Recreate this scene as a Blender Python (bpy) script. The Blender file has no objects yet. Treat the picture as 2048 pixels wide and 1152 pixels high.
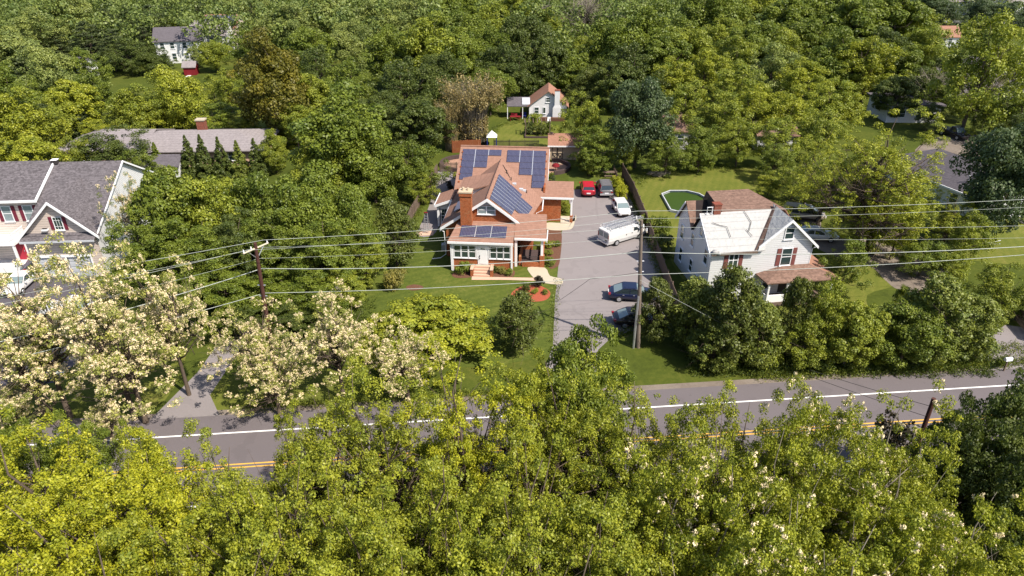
import bpy, bmesh, math, random
import numpy as np
from mathutils import Vector, Matrix
R = math.radians
sc = bpy.context.scene
COL = sc.collection

# ---------------- camera, sky, sun, exposure ----------------
CAM_H, PITCH, FPX = 33.6, R(29.0), 1384.0
cd = bpy.data.cameras.new('camera'); cam = bpy.data.objects.new('camera', cd); COL.objects.link(cam)
cam.location = (0, 0, CAM_H); cam.rotation_euler = (R(90) - PITCH, 0, 0)
cd.sensor_fit = 'HORIZONTAL'; cd.sensor_width = 36.0; cd.lens = 36.0 * FPX / 2048.0
cd.clip_start = 0.5; cd.clip_end = 6000
sc.camera = cam
SUN_EL, SUN_AZ = R(51), R(128)
world = bpy.data.worlds.new('World'); sc.world = world; world.use_nodes = True
wn = world.node_tree.nodes; wl = world.node_tree.links
sky = wn.new('ShaderNodeTexSky'); sky.sky_type = 'NISHITA'; sky.sun_disc = False
sky.sun_elevation = SUN_EL; sky.sun_rotation = SUN_AZ; sky.air_density = 1.0; sky.dust_density = 1.5
wl.new(sky.outputs[0], wn['Background'].inputs[0]); wn['Background'].inputs[1].default_value = 0.105
sd = bpy.data.lights.new('sun', 'SUN'); sd.energy = 4.9; sd.angle = R(0.53); sd.color = (1.0, 0.91, 0.77)
sun = bpy.data.objects.new('sun', sd); COL.objects.link(sun); sun.location = (40, -30, 80)
sv = Vector((math.sin(SUN_AZ) * math.cos(SUN_EL), math.cos(SUN_AZ) * math.cos(SUN_EL), math.sin(SUN_EL)))
sun.rotation_euler = sv.to_track_quat('Z', 'Y').to_euler()
sc.view_settings.view_transform = 'Standard'; sc.view_settings.look = 'None'
sc.view_settings.gamma = 1.0; sc.view_settings.exposure = 0.75
sc.render.engine = 'CYCLES'
sc.cycles.max_bounces = 6; sc.cycles.diffuse_bounces = 3; sc.cycles.glossy_bounces = 2
sc.cycles.transmission_bounces = 3; sc.cycles.transparent_max_bounces = 6
sc.cycles.caustics_reflective = False; sc.cycles.caustics_refractive = False

_S, _C = math.sin(PITCH), math.cos(PITCH)
def at(px, py, z=0.0):
    "where the sight line through a photo pixel (2048 wide) meets the level z"
    u = (px - 1024) / FPX; v = (py - 576) / FPX
    t = (CAM_H - z) / (_S + v * _C)
    return (u * t, t * (_C - v * _S))
def depth(x, y, z): return y * _C + (CAM_H - z) * _S

# ---------------- materials ----------------
class NT:
    def __init__(s, name):
        s.m = bpy.data.materials.new(name); s.m.use_nodes = True
        s.n = s.m.node_tree.nodes; s.l = s.m.node_tree.links; s.b = s.n['Principled BSDF']
    def new(s, t, **k):
        q = s.n.new('ShaderNode' + t)
        for a, b in k.items(): setattr(q, a, b)
        return q
    def put(s, sock, v):
        if isinstance(v, bpy.types.NodeSocket): s.l.new(v, sock)
        elif isinstance(v, (tuple, list)): sock.default_value = (*v, 1.0)[:len(sock.default_value)] if len(v) == 3 else v
        else: sock.default_value = v
    def math(s, op, a, b=0.0):
        q = s.new('Math', operation=op); s.put(q.inputs[0], a); s.put(q.inputs[1], b); return q.outputs[0]
    def mix(s, f, a, b, bt='MIX'):
        q = s.new('MixRGB', blend_type=bt); s.put(q.inputs[0], f); s.put(q.inputs[1], a); s.put(q.inputs[2], b); return q.outputs[0]
    def obj(s):
        return s.new('TexCoord').outputs['Object']
    def noise(s, vec, scale, detail=3, rough=.55):
        q = s.new('TexNoise'); s.l.new(vec, q.inputs['Vector']); q.inputs['Scale'].default_value = scale
        q.inputs['Detail'].default_value = detail; q.inputs['Roughness'].default_value = rough; return q.outputs[0]
    def ramp(s, f, stops):
        q = s.new('ValToRGB'); s.l.new(f, q.inputs[0]); e = q.color_ramp.elements
        while len(e) < len(stops): e.new(.5)
        for el, (p, c) in zip(e, stops): el.position = p; el.color = (*c, 1) if len(c) == 3 else c
        return q.outputs[0]
    def bump(s, h, strength=.3, dist=.02):
        q = s.new('Bump'); q.inputs['Strength'].default_value = strength; q.inputs['Distance'].default_value = dist
        s.l.new(h, q.inputs['Height']); s.l.new(q.outputs[0], s.b.inputs['Normal'])
    def fin(s, col, rough=.8, spec=.3, metal=0.0):
        s.put(s.b.inputs['Base Color'], col); s.b.inputs['Roughness'].default_value = rough
        s.b.inputs['Specular IOR Level'].default_value = spec; s.b.inputs['Metallic'].default_value = metal
        return s.m
def g3(v): return (v, v, v)
def sh(c, k): return tuple(min(1, q * k) for q in c)

def plain(name, c, rough=.6, spec=.3, metal=0.0, var=.12, scale=3.0):
    t = NT(name); v = t.obj(); n = t.noise(v, scale, 4)
    return t.fin(t.mix(n, sh(c, 1 - var), sh(c, 1 + var)), rough, spec, metal)
def glossy(name, c, rough=.25, spec=.5, metal=0.0):
    t = NT(name); v = t.obj(); n = t.noise(v, 2.0, 2)
    m = t.fin(t.mix(n, sh(c, .94), sh(c, 1.06)), rough, spec, metal)
    t.b.inputs['Coat Weight'].default_value = .4; t.b.inputs['Coat Roughness'].default_value = .08
    return m
def wallvec(t):
    "(x+y, z) of the object's own frame: runs along any axis aligned wall"
    s = t.new('SeparateXYZ'); t.l.new(t.obj(), s.inputs[0])
    c = t.new('CombineXYZ'); t.l.new(t.math('ADD', s.outputs[0], s.outputs[1]), c.inputs[0]); t.l.new(s.outputs[2], c.inputs[1])
    return c.outputs[0], s
def brickmat(name, a, b, mortar, k=1.0):
    t = NT(name); v, s = wallvec(t)
    q = t.new('TexBrick'); t.l.new(v, q.inputs['Vector']); q.inputs['Scale'].default_value = 1
    q.inputs['Brick Width'].default_value = .24 * k; q.inputs['Row Height'].default_value = .08 * k
    q.inputs['Mortar Size'].default_value = .012 * k; q.inputs['Color1'].default_value = (*a, 1)
    q.inputs['Color2'].default_value = (*b, 1); q.inputs['Mortar'].default_value = (*mortar, 1)
    n = t.noise(t.obj(), 1.6, 4); n2 = t.noise(t.obj(), 9, 2)
    c = t.mix(t.math('MULTIPLY', n, .8), q.outputs[0], sh(b, 1.7))
    n3 = t.noise(t.obj(), 5, 3); c = t.mix(t.math('MULTIPLY', t.math('GREATER_THAN', n2, .52), .45), c, sh(a, .5)); c = t.mix(t.math('MULTIPLY', t.math('GREATER_THAN', n3, .6), .3), c, mortar)
    t.bump(q.outputs['Fac'], .35, -.01)
    return t.fin(c, .9, .15)
def siding(name, c, pitch=.2, dark=.62):
    t = NT(name); v, s = wallvec(t)
    f = t.math('FRACT', t.math('DIVIDE', s.outputs[2], pitch))
    n = t.noise(t.obj(), .9, 4); base = t.mix(n, sh(c, .9), sh(c, 1.06))
    c2 = t.mix(t.math('GREATER_THAN', f, .86), base, sh(c, dark))
    t.bump(f, .6, pitch * .25)
    return t.fin(c2, .55, .3)
def shingle(name, c, course=.14, speck=.35):
    t = NT(name); v, s = wallvec(t)
    q = t.new('TexVoronoi'); 
    mp = t.new('Mapping'); mp.inputs['Scale'].default_value = (3.2, 3.2, 6.5); t.l.new(t.obj(), mp.inputs[0]); t.l.new(mp.outputs[0], q.inputs['Vector']); q.inputs['Scale'].default_value = 1.6
    n = t.noise(t.obj(), .55, 5); nn = t.noise(t.obj(), 14, 2)
    sep = t.new('SeparateColor'); t.l.new(q.outputs['Color'], sep.inputs[0])
    col = t.mix(sep.outputs[0], sh(c, 1 - speck), sh(c, 1 + speck))
    col = t.mix(t.math('MULTIPLY', n, .6), col, sh(c, .70)); n6 = t.noise(t.obj(), 2.6, 4); col = t.mix(t.math('MULTIPLY', t.math('GREATER_THAN', n6, .56), .16), col, sh(c, .55)); col = t.mix(t.math('MULTIPLY', t.math('LESS_THAN', n6, .44), .14), col, sh(c, 1.35))
    f = t.math('FRACT', t.math('DIVIDE', s.outputs[2], course))
    col = t.mix(t.math('MULTIPLY', t.math('LESS_THAN', f, .16), .35), col, sh(c, .5))
    t.bump(nn, .3, .02)
    return t.fin(col, .92, .15)
def ground_mat(name, stops, sc1=.12, sc2=2.2, rough=.95, b=.4):
    t = NT(name); v = t.obj(); n = t.noise(v, sc1, 6, .6); n2 = t.noise(v, sc2, 5, .7)
    f = t.math('ADD', t.math('MULTIPLY', n, .6), t.math('MULTIPLY', n2, .4))
    c = t.ramp(f, stops); t.bump(n2, b, .08)
    return t.fin(c, rough, .1)
def leafmat():
    t = NT('leaf'); oi = t.new('ObjectInfo'); a = t.new('Attribute'); a.attribute_name = 'tint'
    dk = t.mix(1.0, oi.outputs['Color'], (.50, .60, .62), 'MULTIPLY'); lt = t.mix(1.0, oi.outputs['Color'], (1.50, 1.38, 1.15), 'MULTIPLY')
    c = t.mix(a.outputs['Fac'], dk, lt)
    s = t.b; t.put(s.inputs['Base Color'], c); s.inputs['Roughness'].default_value = .5; s.inputs['Specular IOR Level'].default_value = .35
    tr = t.new('BsdfTranslucent'); t.l.new(t.mix(1.0, c, (1.25, 1.3, .5), 'MULTIPLY'), tr.inputs[0])
    mx = t.new('MixShader'); mx.inputs[0].default_value = .24; t.l.new(s.outputs[0], mx.inputs[1]); t.l.new(tr.outputs[0], mx.inputs[2])
    t.l.new(mx.outputs[0], t.n['Material Output'].inputs[0]); return t.m
def solarmat():
    t = NT('solar cells'); uv = t.new('UVMap'); uv.uv_map = 'UVMap'
    s = t.new('SeparateXYZ'); t.l.new(uv.outputs[0], s.inputs[0])
    def edge(o, w):
        f = t.math('FRACT', o); return t.math('MAXIMUM', t.math('LESS_THAN', f, w), t.math('GREATER_THAN', f, 1 - w))
    e = t.math('MAXIMUM', edge(s.outputs[0], .075), edge(s.outputs[1], .075))
    n = t.noise(t.obj(), 1.3, 3)
    c = t.mix(n, (.016, .019, .048), (.028, .031, .075)); c = t.mix(e, c, (.14, .14, .21))
    return t.fin(c, .34, .5)
def tarpmat():
    t = NT('white sheeting'); v = t.obj(); s = t.new('SeparateXYZ'); t.l.new(v, s.inputs[0]); n = t.noise(v, .8, 5); n2 = t.noise(v, 2.6, 3)
    f = t.math('FRACT', t.math('ADD', t.math('DIVIDE', s.outputs[2], .52), t.math('MULTIPLY', n, .12))); c = t.mix(n2, (.29, .295, .305), (.37, .37, .37)); c = t.mix(t.math('MULTIPLY', t.math('LESS_THAN', f, .10), .5), c, (.19, .19, .20))
    t.bump(t.math('ADD', n2, t.math('MULTIPLY', n, .8)), .7, .12); return t.fin(c, .55, .3)
M = {}
M['leaf'] = leafmat()
M['petal'] = plain('petal', (.72, .60, .38), .7, .2, var=.2, scale=1.3)
M['bark'] = plain('bark', (.10, .078, .062), .95, .1, var=.4, scale=4)
M['palebark'] = plain('pale bark', (.20, .175, .145), .95, .1, var=.35, scale=4)
M['brick'] = brickmat('brick', (.30, .085, .028), (.24, .062, .022), (.30, .19, .11))
M['brick_old'] = brickmat('old brick', (.20, .06, .04), (.16, .045, .03), (.17, .13, .10))
M['pink'] = shingle('terracotta shingle', (.285, .162, .122), .14, .08)
M['tan_sh'] = shingle('orange brown shingle', (.30, .16, .115), .16, .12)
M['grey_sh'] = shingle('grey shingle', (.118, .107, .118), .14, .45)
M['grey2_sh'] = shingle('pale grey shingle', (.25, .225, .235), .16, .14)
M['brown_sh'] = shingle('brown shingle', (.19, .12, .095), .13, .3)
M['slate_sh'] = shingle('slate shingle', (.11, .10, .115), .16, .2)
M['shaderoof'] = plain('painted roof shade', (.028, .022, .022), .95, .1, var=.5, scale=2)  # near-black colour standing in for shade in the white house roof valley
M['white_sid'] = siding('white siding', (.76, .77, .80), .2, .52)
M['beige_sid'] = siding('beige siding', (.66, .56, .50), .26, .5)
M['pale_wall'] = plain('whitewashed wall', (.60, .60, .63), .9, .15, var=.12, scale=1.2)
M['white'] = plain('white paint', (.72, .73, .76), .5, .35, var=.05)
M['cream'] = plain('cream paint', (.45, .36, .26), .6, .3)
M['tarp'] = tarpmat()
M['lightgrey'] = plain('light grey paint', (.42, .44, .48), .5, .3)
M['darktrim'] = plain('dark trim', (.035, .03, .03), .6, .3)
M['redshut'] = plain('maroon paint', (.14, .018, .035), .6, .3)
M['brownshut'] = plain('weathered red paint', (.17, .06, .055), .7, .2, var=.25)
M['reddoor'] = plain('red door paint', (.36, .02, .04), .45, .4)
M['glass'] = glossy('window glass', (.03, .05, .05), .08, .7)
M['glass2'] = glossy('blind glass', (.20, .25, .27), .15, .6)
M['solar'] = solarmat()
M['alu'] = plain('aluminium', (.45, .46, .5), .35, .5, .6, var=.06)
M['conc'] = plain('concrete', (.42, .37, .29), .9, .15, var=.1, scale=1.5)
M['pinkconc'] = plain('pink concrete', (.50, .34, .26), .9, .15, var=.12, scale=1.5)
M['brickpave'] = brickmat('brick paving', (.24, .14, .10), (.30, .18, .13), (.22, .16, .13), 1.6)
M['stone'] = plain('dark stone', (.07, .05, .05), .95, .1, var=.3)
M['woodgrey'] = plain('weathered wood', (.14, .105, .085), .95, .1, var=.35, scale=5)
M['woodred'] = plain('red brown wood', (.22, .075, .035), .9, .1, var=.3, scale=5)
M['polewood'] = plain('pole wood', (.16, .13, .11), .95, .1, var=.35, scale=3)
M['polered'] = plain('dark pole wood', (.075, .035, .03), .95, .1, var=.35, scale=3)
M['wire'] = plain('wire', (.34, .37, .35), .6, .3)
M['blackwire'] = plain('black wire', (.02, .02, .02), .6, .3)
M['iron'] = plain('black iron', (.02, .02, .02), .5, .4)
M['mulch'] = plain('red mulch', (.30, .078, .045), .95, .1, var=.35, scale=6)
M['brownmulch'] = plain('brown mulch', (.12, .06, .04), .95, .1, var=.45, scale=5)
M['dirt'] = ground_mat('dirt', [(0.3, (.12, .095, .08)), (.6, (.20, .17, .145)), (.8, (.11, .11, .05))], .3, 3)
M['pool'] = plain('green pool water', (.035, .065, .010), .45, .2)
M['red_car'] = glossy('red car paint', (.40, .012, .03), .3)
M['white_car'] = glossy('white car paint', (.60, .60, .61), .35)
M['blue_car'] = glossy('dark blue car paint', (.007, .011, .038), .22)
M['black_car'] = glossy('black car paint', (.014, .011, .018), .22)
M['grey_car'] = glossy('grey car paint', (.13, .125, .135), .3)
M['beige_car'] = glossy('beige car paint', (.36, .31, .27), .3)
M['tyre'] = plain('tyre rubber', (.018, .018, .018), .9, .2)
M['rim'] = plain('wheel rim', (.40, .41, .44), .35, .5, .5)
M['chrome'] = plain('chrome', (.55, .56, .6), .25, .6, .6)
M['tail'] = glossy('red lamp', (.22, .008, .01), .2)
M['lamp'] = glossy('clear lamp', (.65, .66, .70), .15)
M['plate'] = plain('number plate', (.65, .66, .7), .5, .3)
M['carglass'] = glossy('car glass', (.02, .03, .035), .06, .9)
M['glassl'] = glossy('bright car glass', (.16, .21, .22), .08, .8)
M['fabric_red'] = plain('red fabric', (.16, .015, .02), .85, .1)
M['fabric_blue'] = plain('blue fabric', (.02, .03, .16), .85, .1)
M['grass'] = ground_mat('grass', [(.30, (.03, .042, .008)), (.5, (.06, .078, .012)), (.72, (.12, .12, .024))], .10, 2.0)
def lawnmat(name, stops, ang, amp):
    t = NT(name); v = t.obj(); n = t.noise(v, .22, 8, .7); n2 = t.noise(v, 3.2, 5, .7)
    mp = t.new('Mapping'); mp.inputs['Rotation'].default_value = (0, 0, ang); t.l.new(v, mp.inputs[0])
    w = t.new('TexWave'); t.l.new(mp.outputs[0], w.inputs[0]); w.inputs['Scale'].default_value = .32; w.inputs['Distortion'].default_value = 1.6
    f = t.math('ADD', t.math('ADD', t.math('MULTIPLY', n, .5), t.math('MULTIPLY', n2, .42)), t.math('MULTIPLY', w.outputs[1], amp))
    c = t.ramp(f, stops); t.bump(n2, .6, .06); return t.fin(c, .95, .08)
M['lawn'] = lawnmat('mown lawn', [(.30, (.036, .055, .012)), (.50, (.078, .10, .018)), (.72, (.16, .155, .04))], R(60), .045)
M['lawn2'] = lawnmat('sunny lawn', [(.30, (.066, .090, .016)), (.50, (.115, .128, .024)), (.74, (.20, .17, .055))], R(20), .05)
def asph(name, c, patch):
    t = NT(name); v = t.obj(); n = t.noise(v, .18, 5, .6); n2 = t.noise(v, 7, 4, .7); n3 = t.noise(v, 40, 2)
    col = t.mix(n, sh(c, .88), sh(c, 1.12)); col = t.mix(t.math('MULTIPLY', n2, .35), col, sh(c, .75)); col = t.mix(t.math('MULTIPLY', n3, .25), col, sh(c, 1.4))
    n4 = t.noise(v, .55, 3, .5); n5 = t.noise(v, 1.9, 4, .6); col = t.mix(t.math('MULTIPLY', t.math('GREATER_THAN', n4, .60), .16), col, sh(c, .62)); col = t.mix(t.math('MULTIPLY', t.math('GREATER_THAN', n5, .66), .22), col, sh(c, .5)); col = t.mix(t.math('MULTIPLY', t.math('LESS_THAN', n5, .36), .2), col, sh(c, 1.3))
    vo = t.new('TexVoronoi'); vo.feature = 'DISTANCE_TO_EDGE'; t.l.new(t.mix(.45, v, t.new('TexNoise').outputs[1]), vo.inputs['Vector']); vo.inputs['Scale'].default_value = .16
    col = t.mix(t.math('MULTIPLY', t.math('LESS_THAN', vo.outputs['Distance'], .006), patch), col, sh(c, .35))
    return t.fin(col, .9, .2)
M['drive'] = asph('driveway asphalt', (.205, .185, .19), .12)
M['road'] = asph('road asphalt', (.125, .11, .118), .0)
M['darkasph'] = asph('dark asphalt', (.085, .078, .092), .1)
M['paint_w'] = plain('road paint white', (.75, .75, .75), .6, .2, var=.12)
M['paint_y'] = plain('road paint yellow', (.62, .36, .07), .6, .2, var=.12)

# ---------------- mesh helpers ----------------
class MB:
    def __init__(s): s.v = []; s.f = []; s.uv = {}
    def face(s, pts, uv=None):
        i = len(s.v); s.v += [tuple(p) for p in pts]; s.f.append(tuple(range(i, i + len(pts))))
        if uv: s.uv[len(s.f) - 1] = uv
        return s
    def box(s, a0, a1, b0, b1, c0, c1, f=None):
        P = [(x, y, z) for z in (c0, c1) for y in (b0, b1) for x in (a0, a1)]
        if f: P = [f(*p) for p in P]
        i = len(s.v); s.v += P
        for q in ((0, 2, 3, 1), (4, 5, 7, 6), (0, 1, 5, 4), (2, 6, 7, 3), (0, 4, 6, 2), (1, 3, 7, 5)): s.f.append(tuple(i + k for k in q))
        return s
    def hexa(s, P):
        i = len(s.v); s.v += [tuple(p) for p in P]
        for q in ((0, 3, 2, 1), (4, 5, 6, 7), (0, 1, 5, 4), (1, 2, 6, 5), (2, 3, 7, 6), (3, 0, 4, 7)): s.f.append(tuple(i + k for k in q))
        return s
    def slab(s, pts, t=.12):
        "a sheet given by its top outline, thickened downwards"
        n = len(pts); i = len(s.v); s.v += [tuple(p) for p in pts] + [(p[0], p[1], p[2] - t) for p in pts]
        s.f.append(tuple(range(i, i + n))); s.f.append(tuple(range(i + 2 * n - 1, i + n - 1, -1)))
        for k in range(n): s.f.append((i + k, i + n + k, i + n + (k + 1) % n, i + (k + 1) % n))
        return s
    def prism(s, pts, z0, z1):
        return s.slab([(p[0], p[1], z1) for p in pts], z1 - z0)
    def tube(s, path, rad, n=6, cap=True):
        P = [Vector(p) for p in path]; m = len(P); i0 = len(s.v)
        if not isinstance(rad, (list, tuple)): rad = [rad] * m
        for k in range(m):
            d = (P[min(k + 1, m - 1)] - P[max(k - 1, 0)]).normalized()
            a = d.cross(Vector((0, 0, 1)) if abs(d.z) < .9 else Vector((1, 0, 0))).normalized(); b = d.cross(a)
            for j in range(n):
                t = 2 * math.pi * j / n; s.v.append(tuple(P[k] + (a * math.cos(t) + b * math.sin(t)) * rad[k]))
        for k in range(m - 1):
            for j in range(n): s.f.append((i0 + k * n + j, i0 + k * n + (j + 1) % n, i0 + (k + 1) * n + (j + 1) % n, i0 + (k + 1) * n + j))
        if cap:
            s.f.append(tuple(i0 + j for j in range(n - 1, -1, -1))); s.f.append(tuple(i0 + (m - 1) * n + j for j in range(n)))
        return s
    def cyl(s, x, y, z0, z1, r0, r1=None, n=12): return s.tube([(x, y, z0), (x, y, z1)], [r0, r0 if r1 is None else r1], n)
    def ball(s, c, r, n=8, sq=(1, 1, 1)):
        i = len(s.v); 
        for a in range(n // 2 + 1):
            th = math.pi * a / (n // 2)
            for b in range(n):
                ph = 2 * math.pi * b / n
                s.v.append((c[0] + r * sq[0] * math.sin(th) * math.cos(ph), c[1] + r * sq[1] * math.sin(th) * math.sin(ph), c[2] + r * sq[2] * math.cos(th)))
        for a in range(n // 2):
            for b in range(n): s.f.append((i + a * n + b, i + a * n + (b + 1) % n, i + (a + 1) * n + (b + 1) % n, i + (a + 1) * n + b))
        return s
    def build(s, name, mat, parent=None, smooth=False, fix=True):
        me = bpy.data.meshes.new(name); me.from_pydata(s.v, [], s.f)
        if s.uv:
            ul = me.uv_layers.new(name='UVMap')
            for fi, uv in s.uv.items():
                for li, q in zip(me.polygons[fi].loop_indices, uv): ul.data[li].uv = q
        elif fix:
            b = bmesh.new(); b.from_mesh(me); bmesh.ops.recalc_face_normals(b, faces=b.faces); b.to_mesh(me); b.free()
        me.materials.append(M[mat] if isinstance(mat, str) else mat)
        if smooth: me.polygons.foreach_set('use_smooth', [True] * len(me.polygons))
        o = bpy.data.objects.new(name, me); COL.objects.link(o)
        if parent is not None: o.parent = parent
        return o
def tag(o, label=None, cat=None, group=None, kind=None):
    if label: o['label'] = label
    if cat: o['category'] = cat
    if group: o['group'] = group
    if kind: o['kind'] = kind
    return o
def thing(name, label, cat, loc=(0, 0, 0), phi=0.0, group=None):
    "Empty at the base of a thing; phi turns it clockwise seen from above"
    o = bpy.data.objects.new(name, None); COL.objects.link(o); o.empty_display_size = .3
    o.location = (*loc, 0)[:3]; o.rotation_euler = (0, 0, -R(phi)); return tag(o, label, cat, group)
def single(mb, name, mat, label, cat, group=None, loc=None, phi=0, smooth=False):
    o = mb.build(name, mat, smooth=smooth)
    if loc: o.location = (*loc, 0)[:3]; o.rotation_euler = (0, 0, -R(phi))
    return tag(o, label, cat, group)
def front(Y): return lambda u, v, d: (u, Y - d, v)
def left(X): return lambda u, v, d: (X - d, u, v)
def right(X): return lambda u, v, d: (X + d, u, v)
def window(root, f, u0, u1, v0, v1, frame='white', pane='glass', mull=1, bars=0, shut=None, sw=.4, label=None, rail=True, name='window'):
    m = MB(); t = .07
    for a in ((u0 - t, u1 + t, v1, v1 + t), (u0 - t, u1 + t, v0 - t, v0), (u0 - t, u0, v0, v1), (u1, u1 + t, v0, v1)): m.box(*a, .005, .07, f)
    for k in range(1, mull): x = u0 + (u1 - u0) * k / mull; m.box(x - .045, x + .045, v0, v1, .005, .065, f)
    if rail: z = (v0 + v1) / 2; m.box(u0, u1, z - .03, z + .03, .005, .06, f)
    for k in range(1, bars):
        x = u0 + (u1 - u0) * k / bars; m.box(x - .014, x + .014, v0, v1, .035, .05, f)
    if bars:
        for k in (1, 3): z = v0 + (v1 - v0) * k / 4; m.box(u0, u1, z - .014, z + .014, .035, .052, f)
    w = m.build(name, frame, root)
    if label: w['label'] = label
    MB().box(u0, u1, v0, v1, .004, .03, f).build('pane', pane, w)
    MB().box(u0 - .12, u1 + .12, v0 - t - .07, v0 - t, .004, .12, f).build('sill', frame, w)
    if shut:
        for a, b in ((u0 - t - .04 - sw, u0 - t - .04), (u1 + t + .04, u1 + t + .04 + sw)):
            s = MB().box(a, b, v0 - .05, v1 + .05, .005, .05, f)
            s.box(a + .05, b - .05, v0 + .05, (v0 + v1) / 2 - .05, .051, .06, f); s.box(a + .05, b - .05, (v0 + v1) / 2 + .05, v1 - .05, .051, .06, f)
            s.build('shutter', shut, root)
    return w
def panels(root, P00, P10, P01, nu, nv, cols=10, rows=6, name='solar_array', lift=.1, skip=()):
    "solar modules laid on a roof plane: corner, corner along u, corner along v"
    a = Vector(P00); U = (Vector(P10) - a) / nu; V = (Vector(P01) - a) / nv; n = U.cross(V).normalized()
    if n.z < 0: n = -n
    m = MB(); fr = MB(); g = .05; gu = .11
    for i in range(nu):
        for j in range(nv):
            if (i, j) in skip: continue
            o = a + U * i + V * j + n * lift; u = U * (1 - gu / U.length); v = V * (1 - g / V.length)
            q = [o, o + u, o + u + v, o + v]
            m.face([p + n * .004 for p in q], [(0, 0), (cols, 0), (cols, rows), (0, rows)])
            fr.hexa([p - n * .045 for p in q] + q)
    r = fr.build(name, 'alu', root); st = MB()
    for i in range(1, nu):
        o = a + U * i + n * (lift - .03) - U.normalized() * gu; j0 = min([j for j in range(nv) if (i, j) not in skip and (i - 1, j) not in skip] or [0]); st.hexa([o + V * j0, o + V * j0 + U.normalized() * gu, a + U * i + V * nv + n * (lift - .03), a + U * i + V * nv + n * (lift - .03) - U.normalized() * gu] + [q + n * .02 for q in (o + V * j0, o + V * j0 + U.normalized() * gu, a + U * i + V * nv + n * (lift - .03), a + U * i + V * nv + n * (lift - .03) - U.normalized() * gu)])
    if nu > 1: st.build('rail', 'chrome', r)
    m.build('cells', 'solar', r); return r
# ---------------- the ground, the road, the drives ----------------
def sheet(name, pts, z, mat, kind='structure', label=None):
    m = MB(); m.face([(p[0], p[1], z) for p in pts]); o = m.build(name, mat, fix=False); o['kind'] = kind
    if label: o['label'] = label
    return o
def pix(*q, z=0.0): return [at(x, y, z) for x, y in q]
def curve(pts, n=5):
    "smooth closed outline through the points"
    P = [np.array(p) for p in pts]; out = []; L = len(P)
    for i in range(L):
        a, b, c, d = P[i - 1], P[i], P[(i + 1) % L], P[(i + 2) % L]
        for k in range(n):
            t = k / n; out.append(tuple(.5 * ((2 * b) + (c - a) * t + (2 * a - 5 * b + 4 * c - d) * t * t + (-a + 3 * b - 3 * c + d) * t ** 3)))
    return out
def ground():
    xs = np.concatenate([np.linspace(-2600, -220, 10), np.linspace(-200, 200, 51), np.linspace(220, 2600, 10)])
    ys = np.concatenate([np.linspace(-400, 0, 5), np.linspace(8, 280, 45), np.linspace(320, 5000, 14)])
    rg = random.Random(3); v = []; f = []
    for y in ys:
        for x in xs:
            far = min(1, max(0, (y - 170) / 250)); v.append((x, y, (rg.random() - .5) * 1.5 * far + 6 * far * math.sin(x * .012 + 1) * far))
    n = len(xs)
    for j in range(len(ys) - 1):
        for i in range(n - 1): f.append((j * n + i, j * n + i + 1, (j + 1) * n + i + 1, (j + 1) * n + i))
    m = MB(); m.v = v; m.f = f; o = m.build('ground', 'grass', fix=False, smooth=True); o['kind'] = 'structure'
ground()
# road: a straight strip, direction fitted to its edge lines
RD = R(5.4)
rdx, rdy = math.cos(RD), math.sin(RD)
R0 = at(1770, 786)                                    # a point on the far white edge line
def rp(s, t): return (R0[0] + s * rdx - t * rdy, R0[1] + s * rdy + t * rdx)   # s along, t across (away from camera +)
sheet('road', [rp(-160, -8.7), rp(160, -8.7), rp(160, 2.1), rp(-160, 2.1)], .012, 'road')
def strip(name, t0, t1, mat, z=.017, s0=-160, s1=160): return sheet(name, [rp(s0, t0), rp(s1, t0), rp(s1, t1), rp(s0, t1)], z, mat)
strip('edge_line', -.07, .07, 'paint_w'); strip('edge_line', -7.1, -6.96, 'paint_w')
strip('centre_line', -3.42, -3.30, 'paint_y'); strip('centre_line', -3.74, -3.62, 'paint_y')
strip('road_shoulder', 2.1, 2.75, 'dirt', .008)
# lawns
sheet('front_lawn', curve(pix((742, 560), (800, 430), (842, 400), (885, 404), (905, 470), (905, 545), (1040, 540), (1118, 470), (1122, 560), (1108, 640), (1104, 705), (900, 735), (700, 690), (640, 640)), 4), .006, 'lawn')
sheet('back_lawn', curve(pix((945, 300), (1000, 252), (1060, 240), (1135, 262), (1150, 300), (1100, 312), (960, 312)), 4), .006, 'lawn2')
sheet('side_lawn', curve(pix((1147, 330), (1240, 330), (1240, 380), (1147, 384)), 3), .006, 'lawn')
sheet('side_lawn', curve(pix((1268, 372), (1310, 345), (1480, 335), (1560, 350), (1620, 400), (1440, 440), (1380, 560), (1330, 500), (1290, 440)), 4), .005, 'lawn2')
sheet('side_lawn', curve(pix((1800, 560), (1735, 590), (1735, 640), (1640, 690), (1500, 690), (1420, 640), (1560, 600), (1730, 500), (1760, 480)), 4), .007, 'lawn2')
sheet('side_lawn', curve(pix((1905, 420), (2080, 440), (2120, 520), (1940, 520), (1900, 470)), 4), .006, 'lawn2')
sheet('roadside_lawn', curve(pix((130, 760), (360, 690), (330, 800), (180, 850), (0, 870), (-80, 800)), 4), .006, 'lawn2')
sheet('roadside_lawn', curve(pix((440, 760), (640, 730), (700, 800), (560, 815), (420, 822)), 4), .006, 'lawn2')
sheet('meadow', curve(pix((300, 238), (560, 225), (640, 270), (540, 300), (560, 350), (500, 330), (300, 262)), 4), .006, 'lawn2')
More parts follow.
